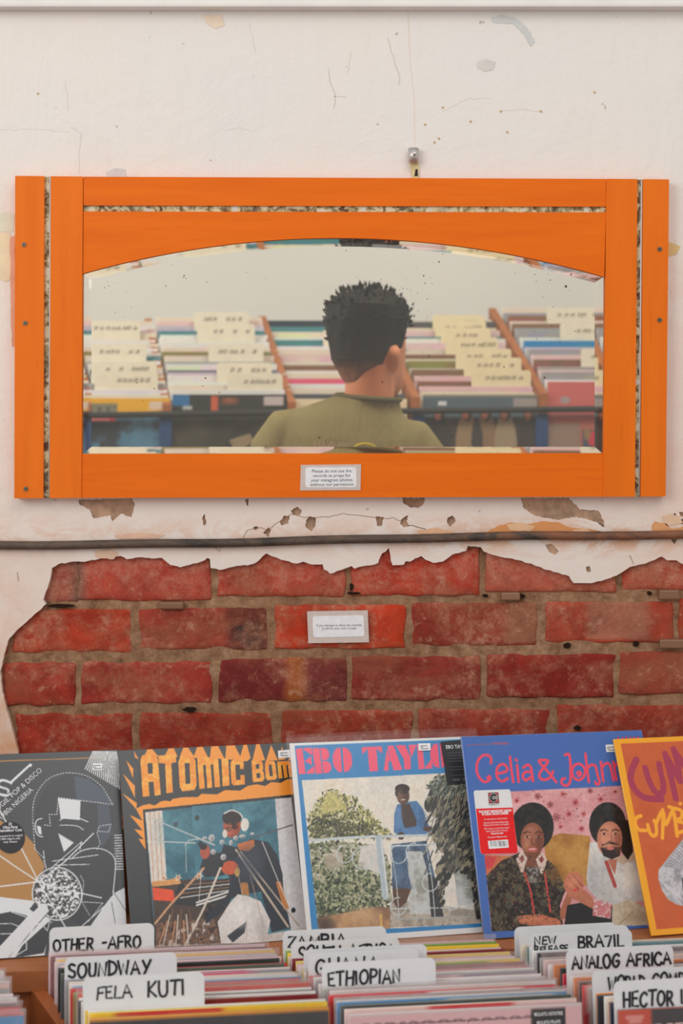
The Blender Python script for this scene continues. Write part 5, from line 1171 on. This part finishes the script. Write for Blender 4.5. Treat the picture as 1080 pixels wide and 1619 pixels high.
for x in (40, 560, 1050):
    m_ = bmesh.new(); p = P(x, 648, RF+LN); bm_box(m_, (p.x-.02, p.y-.02, 0), (p.x+.02, p.y+.02, zz+.2), .002); rpart('rear_post', m_, M_BLUE)
BLEAN = math.radians(6)
def place_back(o, b, t, size=.315, dz=0.0):
    p = b.at(t)+Vector((0, 0, dz)); pose(o, drop(p, size, BLEAN, 0.0), 0.0, BLEAN)
# foremost sleeves of the rack
def back_front(bi, art, edge, label):
    o = link('record_sleeve', sleeve_mesh('record_sleeve', art, .315, .006, edge, M_PRINT)); place_back(o, RB[bi], 0.0); tag(o, label, 'record'); return o
a = Art(90, (70, 110, 134)); a.rect(0, 0, 1, .145, (232, 172, 30)); a.rect(.1, .045, .545, .14, (128, 124, 104)); a.rect(.1, .145, .5, .2, (214, 108, 108)); a.rect(.48, .145, .53, .2, (196, 46, 60)); a.rect(.82, .03, .985, .10, (222, 198, 178))
for k in range(5): a.rect(.13+k*.08, .07, .16+k*.08, .13, (86, 88, 80))
a.rect(0, .2, 1, 1, a.mottle([(40, 46, 52), (52, 62, 70), (74, 118, 146), (84, 132, 160)], 4, 2)); a.rect(0, .145, .1, .2, (60, 66, 70)); a.rect(.53, .145, 1, .2, a.mottle([(60, 80, 90), (86, 136, 160)], 6, 3))
back_front(0, a, (226, 190, 90), 'yellow and blue record sleeve foremost in the leftmost mirrored bin')
a = Art(90, (50, 50, 48)); a.rect(0, 0, .15, .10, (44, 110, 160)); a.rect(.09, .10, .17, .135, (190, 190, 188)); a.rect(.34, .01, .40, .16, (206, 92, 60)); a.rect(.42, .02, .58, .09, (112, 70, 48)); a.ell(.5, .05, .05, .02, (150, 90, 60)); a.rect(.8, .015, .97, .095, (196, 182, 180))
a.rect(0, .2, 1, 1, a.mottle([(50, 50, 44), (60, 58, 48), (72, 68, 56)], 5, 3)); a.ell(.62, .55, .18, .28, (40, 40, 40)); a.poly([(.5, .4), (.68, .34), (.72, .42), (.55, .5)], (150, 130, 100))
back_front(1, a, (96, 94, 84), 'black record sleeve with blue and orange squares, foremost in the second mirrored bin')
a = Art(60, (230, 208, 172)); a.ell(.3, .16, .035, .02, (170, 160, 176)); a.rect(.86, .06, .92, .09, (150, 140, 120)); a.rect(0, .35, 1, 1, (214, 190, 154))
back_front(2, a, (226, 206, 176), 'plain cream record sleeve half hidden behind the man')
a = Art(110, (86, 102, 112)); a.rect(0, 0, 1, .02, (150, 140, 120)); a.rect(.13, .06, .205, .095, (214, 214, 216)); a.rect(.79, .03, 1, .16, (160, 150, 146)); a.rect(0, .2, 1, 1, a.mottle([(52, 46, 42), (70, 60, 52), (60, 54, 48)], 6, 4))
for i_, (x, c1) in enumerate(((.14, (50, 48, 46)), (.38, (150, 124, 92)), (.55, (140, 110, 84)), (.72, (160, 140, 112)), (.93, (60, 52, 48)))):
    a.ell(x, .46, .10, .3, c1); a.rect(x-.10, .46, x+.1, .8, c1); a.ell(x, .175, .05, .06, (56, 46, 42)); a.ell(x-.012, .185, .028, .045, (160, 92, 72))
a.ell(.47, .42, .05, .2, (58, 54, 52))
back_front(3, a, (150, 144, 130), 'blue-grey record sleeve with five standing figures, foremost in the fourth mirrored bin')
a = Art(90, (206, 104, 98)); a.rect(0, .32, .3, 1, (150, 124, 106)); a.rect(0, .28, 1, .36, (186, 104, 98)); a.rect(.28, .36, 1, 1, a.mottle([(170, 96, 84), (190, 110, 96)], 3, 3)); a.ell(.15, .16, .045, .035, (170, 150, 150)); a.rect(.3, .42, .5, .66, (70, 84, 100)); a.ell(.4, .5, .06, .07, (206, 60, 76)); a.ell(.44, .62, .06, .08, (206, 60, 76)); a.ell(.34, .46, .03, .05, (150, 120, 80))
back_front(4, a, (200, 140, 130), 'salmon red record sleeve foremost in the rightmost mirrored bin')
BT = {}
def back_card(bi, px0, px1, yt, label, n, mat, strength=1.0):
    b = RB[bi]
    t = (CAMZ-(yt+22-YH)/F*b.d0-b.p0.z)/(RD.z+(yt+22-YH)/F); t = max(.004, min(LN-.01, t)); p = b.at(t)
    w_ = (px1-px0)/F*p.y; z = CAMZ-(yt-YH)/F*p.y; ch = .315+max(.01, z-p.z); r = .008
    arc = lambda cx, cz, a0: [(cx+r*math.cos(a0+q), cz+r*math.sin(a0+q)) for q in [math.pi/2*k/4 for k in range(5)]]
    X = (px0-540)/F*p.y
    o = prism([[(0, 0), (w_, 0)]+arc(w_-r, ch-r, 0)+arc(r, ch-r, math.pi/2)], 0, .0014, 'divider_card', mat)
    pose(o, drop(Vector((X, p.y-.003, z)), ch-.001, math.radians(6), 0.0), 0, math.radians(6)); BT.setdefault(bi, []).append(t)
    rn = random.Random(n*7+bi); ln = []
    x = w_*rn.uniform(.18, .4)
    while x < w_*.9:
        h = rn.uniform(.008, .013); ln.append([(x, ch-.026), (x+.004, ch-.026+h), (x+.007, ch-.028), (x+.010, ch-.026+h*.8)]); x += rn.uniform(.012, .02)
        if rn.random() < .18: x += .02
    if ln: ribbons(ln, .0030, 'handwriting', flat((88, 84, 74), .6, .2, name='faded_ink'), o, -.0006)
    tag(o, label, 'divider card', 'divider cards in the mirrored rack')
TAB = [(0, 150, 250, 590, 'frontmost cream divider card in the leftmost mirrored bin'), (0, 142, 248, 572, 'second cream divider card from the front in the leftmost mirrored bin'), (0, 140, 232, 545, 'third cream divider card from the front in the leftmost mirrored bin'), (0, 130, 222, 508, 'rearmost cream divider card in the leftmost mirrored bin'),
       (1, 360, 447, 592, 'frontmost cream divider card in the second mirrored bin'), (1, 343, 430, 574, 'second cream divider card from the front in the second mirrored bin'), (1, 330, 417, 545, 'third cream divider card from the front in the second mirrored bin'), (1, 312, 403, 513, 'fourth cream divider card from the front in the second mirrored bin'), (1, 307, 394, 494, 'rearmost cream divider card in the second mirrored bin'),
       (2, 511, 560, 522, 'cream divider card at the left of the man\'s head in the mirror'),
       (3, 745, 839, 586, 'frontmost yellowish divider card in the fourth mirrored bin'), (3, 733, 824, 566, 'second yellowish divider card from the front in the fourth mirrored bin'), (3, 720, 808, 552, 'third yellowish divider card from the front in the fourth mirrored bin'), (3, 704, 787, 534, 'fourth yellowish divider card from the front in the fourth mirrored bin'), (3, 697, 775, 519, 'fifth yellowish divider card from the front in the fourth mirrored bin'), (3, 688, 768, 508, 'second yellowish divider card from the back of the fourth mirrored bin'), (3, 684, 766, 499, 'rearmost yellowish divider card in the fourth mirrored bin'),
       (4, 918, 1010, 552, 'frontmost beige divider card in the rightmost mirrored bin'), (4, 885, 975, 512, 'middle beige divider card in the rightmost mirrored bin'), (4, 864, 955, 487, 'rearmost beige divider card in the rightmost mirrored bin')]
M_CARD_Y = simple('yellowed_plastic_divider', (230, 214, 176), .5, .3, .05, 30)
for i, (bi, x0, x1, yt, lb) in enumerate(TAB): back_card(bi, x0, x1, yt, lb, i, M_CARD_Y if bi == 3 else M_CARD_CREAM)
rk = random.Random(33)
BCOL = [['cream', 'white', 'grey', 'white', 'cream', 'white', 'cream', 'white', 'teal', 'white', 'white', 'cream', 'white', 'cream', 'pale pink', 'white', 'cream'],
        ['white', 'cream', 'white', 'white', 'lilac', 'dark grey', 'white', 'grey', 'cream', 'olive', 'cream', 'white', 'white', 'white', 'teal', 'lilac', 'pale pink', 'cream'],
        ['dark grey', 'cream', 'white', 'pink', 'cream', 'white', 'brown', 'cream', 'pale pink', 'cream', 'white', 'teal', 'white', 'cream', 'teal', 'navy'],
        ['cream', 'pale pink', 'brown', 'pale pink', 'brown', 'cream', 'olive', 'cream', 'brown', 'cream', 'pale pink', 'white', 'teal', 'pale pink', 'cream', 'dark grey', 'cream'],
        ['white', 'grey', 'pale pink', 'grey', 'brown', 'pale pink', 'grey', 'lilac', 'blue', 'white', 'grey', 'grey', 'brown', 'cream', 'brown', 'grey', 'cream']]
for bi, cl in enumerate(BCOL):
    for k, cn in enumerate(cl):
        t = .018+(LN-.05)*(k/(len(cl)-1))
        for ct in BT.get(bi, []):
            if abs(t-ct+.003) < .0085: t = ct-.003+math.copysign(.0085, t-ct+.003)
        o = strip_record('record_sleeve', cn, rk, None, th=.006, spread=22); place_back(o, RB[bi], t, dz=rk.uniform(-.006, .004))
        o.location.x += rk.uniform(-.004, .004)
        tag(o, f"{cn} record sleeve, {ORD[k+1]} behind the foremost in the {NAMES[bi]} mirrored bin from left", 'record', f'records in the {NAMES[bi]} mirrored bin')
# navy sleeve standing at the back of the third bin
a = Art(90, (50, 58, 70)); a.rect(.28, .05, .4, .10, (176, 180, 184)); a.ell(.8, .17, .28, .05, (120, 104, 74)); a.ell(.8, .18, .2, .03, (60, 64, 70))
rl = random.Random(6)
for k in range(12): x = rl.uniform(.05, .95); a.rect(x, .14+rl.uniform(-.02, .03), x+.03, .17, (196, 186, 160))
a.rect(0, .22, 1, 1, (60, 84, 104))
o = link('record_sleeve', sleeve_mesh('record_sleeve', a, .315, .006, (60, 66, 74), M_PRINT)); p = P(420, 506, RF+LN+.01); pose(o, p-Vector((0, 0, .315)), 0, math.radians(4)); tag(o, 'navy record sleeve standing up at the back beside the man\'s head in the mirror', 'record')

# ------------------------------------------------------------------ the man seen from behind
PX, PY = .030, 3.76
def mix_body(tubes, voxel, name, mat, parent=None, smooth_it=6, extra=None):
    """several tapered tubes grown together into one continuous surface"""
    bm = bmesh.new()
    for rings in tubes:
        n = 20; prev = None; first = last = None
        for (c, ax_, ay_, nx, ny) in rings:
            ring = [bm.verts.new(Vector(c)+Vector(nx)*ax_*math.cos(t)+Vector(ny)*ay_*math.sin(t)) for t in [2*math.pi*k/n for k in range(n)]]
            if prev:
                for k in range(n): bm.faces.new((prev[k], prev[(k+1) % n], ring[(k+1) % n], ring[k]))
            else: first = ring
            prev = ring
        bm.faces.new(first[::-1]); bm.faces.new(prev)
    bmesh.ops.recalc_face_normals(bm, faces=bm.faces)
    me = bpy.data.meshes.new('raw'); bm.to_mesh(me); bm.free(); t = bpy.data.objects.new('raw', me); COL.objects.link(t)
    r = t.modifiers.new('r', 'REMESH'); r.mode = 'VOXEL'; r.voxel_size = voxel
    s_ = t.modifiers.new('s', 'SMOOTH'); s_.iterations = smooth_it; s_.factor = .5
    out = bpy.data.meshes.new_from_object(t.evaluated_get(bpy.context.evaluated_depsgraph_get())); bpy.data.objects.remove(t)
    out.name = name; out.materials.clear(); return link(name, out, mat, parent, True)
def flat_rings(rows, cx=0, cy=0):           # rows: z, x offset, y offset, rx, ry
    return [((cx+x, cy+y, z), rx, ry, (1, 0, 0), (0, 1, 0)) for z, x, y, rx, ry in rows]
def limb(pts, rad, flatk=1.0):
    out = []; pts = [Vector(p) for p in pts]
    for i, p in enumerate(pts):
        t = (pts[min(i+1, len(pts)-1)]-pts[max(i-1, 0)]).normalized(); a_ = t.cross(Vector((0, 1, 0))); a_ = a_.normalized() if a_.length > .05 else Vector((1, 0, 0)); b_ = a_.cross(t).normalized()
        out.append((p, rad[i], rad[i]*flatk, a_, b_))
    return out
HY = math.radians(-38)                     # head turned to the right
HC = Vector((.064, PY, 1.545))             # chin height, head axis
hr = Matrix.Rotation(HY, 3, 'Z')
def hd(x, y, z): return HC+hr @ Vector((x, y, z))
def head_ring(z, yc, rx, ry): return (hd(0, yc, z), rx, ry, hr @ Vector((1, 0, 0)), hr @ Vector((0, 1, 0)))
head = [head_ring(*q) for q in ((-.004, .062, .012, .012), (.006, .058, .030, .026), (.022, .042, .048, .050), (.045, .022, .060, .074), (.075, .008, .067, .088), (.11, .0, .073, .096), (.15, -.002, .076, .098), (.18, -.004, .073, .092), (.205, -.006, .060, .075), (.222, -.006, .035, .045), (.229, -.006, .008, .01))]
TZ = -.10                                    # the shoulder line tips down to the right
def torso_ring(z, x, y, rx, ry): return ((PX-.012+x, PY+y, z), rx, ry, Vector((1, .10, TZ*.6)), Vector((-.10, 1, 0)))
neck = [((.062, PY-.006, 1.44), .066, .062, (1, 0, 0), (0, 1, 0)), ((.062, PY-.008, 1.50), .060, .058, (1, 0, 0), (0, 1, 0)), ((.063, PY-.012, 1.55), .0560, .060, (1, 0, 0), (0, 1, 0)), ((.064, PY-.012, 1.60), .0560, .064, (1, 0, 0), (0, 1, 0)), ((.064, PY-.01, 1.64), .054, .07, (1, 0, 0), (0, 1, 0))]
trunk = [torso_ring(*q) for q in ((.93, 0, 0, .15, .10), (1.1, 0, 0, .145, .095), (1.3, 0, 0, .165, .1), (1.42, 0, 0, .17, .09), (1.49, .01, 0, .12, .07), (1.53, .04, -.004, .06, .055))]
def arm_pts(s):
    sh_ = Vector((PX-.012+s*.150, PY+s*.018, 1.452-s*.012)); el = Vector((PX-.008+s*.205, PY+.055, 1.19)); wr = Vector((PX+s*.2, PY+.24, 1.05)); return sh_, el, wr
tubes = [head, neck, trunk]
for s in (-1, 1):
    sh_, el, wr = arm_pts(s)
    tubes.append(limb([sh_, sh_.lerp(el, .5), el, el.lerp(wr, .35), wr], [.052, .047, .040, .041, .027]))
    hdn = (wr-el).normalized(); side = Vector((s, 0, 0)); palm = wr+hdn*.045; tubes.append(limb([wr, wr+hdn*.03, wr+hdn*.085], [.024, .034, .034], .45))
    for k, (off, ln) in enumerate(((-.026, .066), (-.009, .076), (.009, .072), (.026, .056))):
        b_ = wr+hdn*.075+side*off; dn_ = (hdn+Vector((0, 0, -.35))).normalized(); dn2 = (hdn+Vector((0, 0, -1.1))).normalized()
        tubes.append(limb([b_, b_+dn_*ln*.5, b_+dn_*ln*.5+dn2*ln*.5], [.0095, .0088, .0072]))
    th_ = wr+hdn*.03-side*.026; td = (hdn*.7-side*.6+Vector((0, 0, -.3))).normalized(); tubes.append(limb([th_, th_+td*.035, th_+(td+hdn*.4).normalized()*.062], [.012, .0105, .008]))
    hip = Vector((PX-.01+s*.085, PY, .92)); kn = Vector((PX-.01+s*.1, PY+.01, .49)); an = Vector((PX-.01+s*.105, PY-.01, .09))
    tubes.append(limb([hip, hip.lerp(kn, .4), kn, kn.lerp(an, .35), an], [.085, .078, .055, .054, .036])); tubes.append(limb([an+Vector((0, -.03, -.03)), an+Vector((0, .08, -.045)), an+Vector((s*.01, .19, -.062))], [.036, .036, .022], 1.0))
# ears and nose
for s in (1, -1): tubes.append([(hd(s*.070, -.004, .060), .006, .010, hr @ Vector((1, 0, 0)), hr @ Vector((0, 1, 0))), (hd(s*.079, -.010, .075), .008, .014, hr @ Vector((1, 0, 0)), hr @ Vector((0, 1, 0))), (hd(s*.084, -.016, .095), .009, .018, hr @ Vector((1, 0, 0)), hr @ Vector((0, 1, 0))), (hd(s*.082, -.014, .110), .008, .014, hr @ Vector((1, 0, 0)), hr @ Vector((0, 1, 0))), (hd(s*.076, -.006, .116), .004, .006, hr @ Vector((1, 0, 0)), hr @ Vector((0, 1, 0)))])
tubes.append(limb([hd(0, .088, .125), hd(0, .104, .095), hd(0, .108, .08), hd(0, .092, .072)], [.008, .011, .014, .010])); tubes.append(limb([hd(-.022, .082, .047), hd(0, .090, .047), hd(.022, .082, .047)], [.005, .008, .005]))
def skin_mat():
    t = NT('skin'); n = t.noise(14, 4, .6, t.coords()); c_ = t.ramp(n.outputs[0], [(.3, L((238, 148, 100))), (.7, L((246, 164, 116)))]).outputs[0]
    t.b.inputs['Subsurface Weight'].default_value = .12; t.b.inputs['Subsurface Radius'].default_value = (.01, .004, .002); return t.base(c_, .5, .35)
man = mix_body(tubes, .0065, 'person', skin_mat(), None, 3)
tag(man, 'man with short dark hair and olive t-shirt, seen from behind in the mirror', 'person')
for s in (-1, 1):
    m_ = bmesh.new(); bmesh.ops.create_uvsphere(m_, u_segments=12, v_segments=8, radius=.012, matrix=Matrix.Translation(hd(s*.030, .083, .112))); e_ = from_bm('eye', m_, flat((226, 222, 216), .3, .4, name='eye_white'), man, True)
    m_ = bmesh.new(); bmesh.ops.create_uvsphere(m_, u_segments=10, v_segments=6, radius=.006, matrix=Matrix.Translation(hd(s*.030, .0905, .112))); from_bm('iris', m_, flat((48, 34, 28), .3, .4, name='iris_brown'), e_, True)
# t-shirt
ST = [torso_ring(*q) for q in ((.88, 0, 0, .178, .128), (1.05, 0, 0, .176, .122), (1.2, 0, 0, .182, .122), (1.32, 0, -.002, .18, .122), (1.40, 0, -.004, .18, .116), (1.455, -.004, -.006, .168, .102), (1.497, -.002, -.006, .140, .086), (1.520, .010, -.004, .108, .076), (1.540, .036, -.002, .080, .071), (1.548, .043, 0, .070, .068))]
shirt = [ST]
for s in (-1, 1):
    sh_, el, wr = arm_pts(s); mid = sh_.lerp(el, .86)
    shirt.append(limb([sh_+Vector((-s*.05, 0, .010)), sh_+Vector((-s*.01, 0, .004)), sh_+Vector((s*.014, 0, -.035)), sh_.lerp(el, .45)+Vector((s*.012, 0, 0)), mid+Vector((s*.016, 0, 0))], [.050, .057, .060, .063, .066]))
def cloth_mat():
    t = NT('olive_cotton'); c = t.coords(); n = t.noise(5, 4, .6, c); f = t.noise(300, 2, .5, c); fd = t.noise(9, 3, .55, t.coords((2.2, 1, .7)), .5)
    c_ = t.ramp(n.outputs[0], [(.3, L((140, 125, 80))), (.7, L((154, 138, 90)))]).outputs[0]; t.bump(t.math('ADD', t.math('MULTIPLY', f.outputs[0], .05), fd.outputs[0]), .5, .03); return t.base(c_, .9, .15)
ts = mix_body(shirt, .0075, 'tshirt', cloth_mat(), man, 7)
m_ = bmesh.new(); cr = [torso_ring(1.545, .042, -.001, .0715, .0705), ]
c0, rx, ry, nx, ny = cr[0]; rp = [Vector(c0)+nx*rx*math.cos(t)+ny*ry*math.sin(t)+Vector((0, 0, .004*math.sin(t))) for t in [2*math.pi*k/40 for k in range(41)]]
bm_tube(m_, rp, .0065, 8, False); from_bm('collar', m_, flat((112, 102, 68), .9, .1, name='collar_rib'), ts, True)
bx = Vector((PX-.012, PY-.131, 0))
font_mesh('HAWAII', .020, 'shirt_lettering', flat((214, 184, 150), .7, .2, name='shirt_print'), ts, ((522-540)/F*3.63, PY-.1345, 1.434), 0, rot=-.05)
m_ = bmesh.new(); cx_ = (577-540)/F*3.63
ringp = [Vector((cx_+.030*math.cos(t), PY-.1365+.0, 1.421+.022*math.sin(t))) for t in [2*math.pi*k/30 for k in range(31)]]
bm_tube(m_, ringp, .0028, 6, False); from_bm('shirt_emblem', m_, flat((226, 200, 30), .7, .2, name='yellow_print'), ts)
# trousers and shoes
tr = [[torso_ring(*q) for q in ((.86, 0, 0, .158, .112), (.96, 0, 0, .158, .108), (1.0, 0, 0, .154, .104))]]
for s in (-1, 1):
    hip = Vector((PX-.01+s*.082, PY, .9)); kn = Vector((PX-.01+s*.1, PY+.01, .49)); an = Vector((PX-.01+s*.105, PY-.01, .10)); tr.append(limb([hip, hip.lerp(kn, .5), kn, an], [.098, .088, .07, .058]))
mix_body(tr, .009, 'trousers', flat((58, 62, 72), .85, .15, name='dark_denim'), man, 5)
for s in (-1, 1):
    an = Vector((PX-.01+s*.105, PY-.01, .05)); mix_body([limb([an+Vector((0, -.055, -.002)), an+Vector((0, .03, .005)), an+Vector((s*.01, .14, -.012)), an+Vector((s*.014, .215, -.024))], [.046, .05, .043, .025]), limb([an+Vector((0, 0, -.01)), an+Vector((0, 0, .06))], [.045, .046])], .007, 'shoe', flat((70, 66, 64), .6, .3, name='shoe_canvas'), man, 3)
def hair_mat():
    t = NT('faded_black_hair'); c = t.coords(); n = t.noise(90, 3, .6, c); sep = t.n('ShaderNodeSeparateXYZ'); t.l(c, sep.inputs[0])
    c_ = t.ramp(n.outputs[0], [(.3, L((28, 25, 21))), (.7, L((42, 37, 31)))]).outputs[0]          # clipped shorter towards the nape, so skin shows through
    return t.base(t.mix(t.math('MULTIPLY', t.mapr(sep.outputs[2], 1.634, 1.574, 0, 1), t.mapr(n.outputs[0], .3, .7, .5, .9)), c_, L((200, 124, 86))), .65, .2)
# hair: a full cap with many short locks
hm = bmesh.new(); HR = [(.034, -.024, .042, .046), (.048, -.020, .052, .058), (.066, -.015, .063, .072), (.085, -.014, .072, .088), (.115, -.010, .079, .096), (.145, -.008, .086, .101), (.175, -.008, .090, .103), (.205, -.008, .087, .099), (.222, -.008, .074, .086), (.236, -.008, .052, .062), (.244, -.008, .022, .028)]
NS = 44; prev = None; shell = []
for z, yc, rx, ry in HR:
    ring = []
    for k in range(NS):
        t = 2*math.pi*k/NS; p = Vector((rx*math.cos(t), yc+ry*math.sin(t), z)); nz = mnoise.noise(p*45)*.005+mnoise.noise(p*110)*.003
        f_ = 1.0
        if p.y > .035 and z < .17: f_ = .80           # kept inside the face
        if abs(p.x) > .045 and -.03 < p.y <= .035 and z < .10: f_ = .86
        q = Vector((p.x*(f_+nz*8), yc+(p.y-yc)*(f_+nz*8), z+nz*.8*(z > .2)))
        ring.append(hm.verts.new(hd(*q))); shell.append((q, f_))
    if prev:
        for k in range(NS): hm.faces.new((prev[k], prev[(k+1) % NS], ring[(k+1) % NS], ring[k]))
    else: hm.faces.new(ring[::-1])
    prev = ring
hm.faces.new(prev)
rh = random.Random(8)
for (q, f_) in shell*3:
    if f_ < 1 or q.z < .12: continue
    hgt_ = (q.z-.04)/.21; ln = .001+.010*max(0, hgt_)**2.4*rh.uniform(.3, 1.1)
    base_ = q+Vector((rh.uniform(-.010, .010), rh.uniform(-.006, .006), rh.uniform(-.015, .013)))
    out_ = Vector((q.x, q.y+.008, (q.z-.13)*.9)).normalized(); dr = (out_+Vector((rh.uniform(-.6, .6), rh.uniform(-.6, .6), rh.uniform(-.1, .7)*hgt_))).normalized()
    a_ = dr.orthogonal().normalized(); b_ = dr.cross(a_); w_ = rh.uniform(.003, .0055); root = base_-dr*.004
    vv = [hm.verts.new(hd(*(root+(a_*math.cos(t)+b_*math.sin(t))*w_))) for t in (0, 2.09, 4.19)]; tip = hm.verts.new(hd(*(base_+dr*ln)))
    for k in range(3): hm.faces.new((vv[k], vv[(k+1) % 3], tip))
from_bm('hair', hm, hair_mat(), man, False)
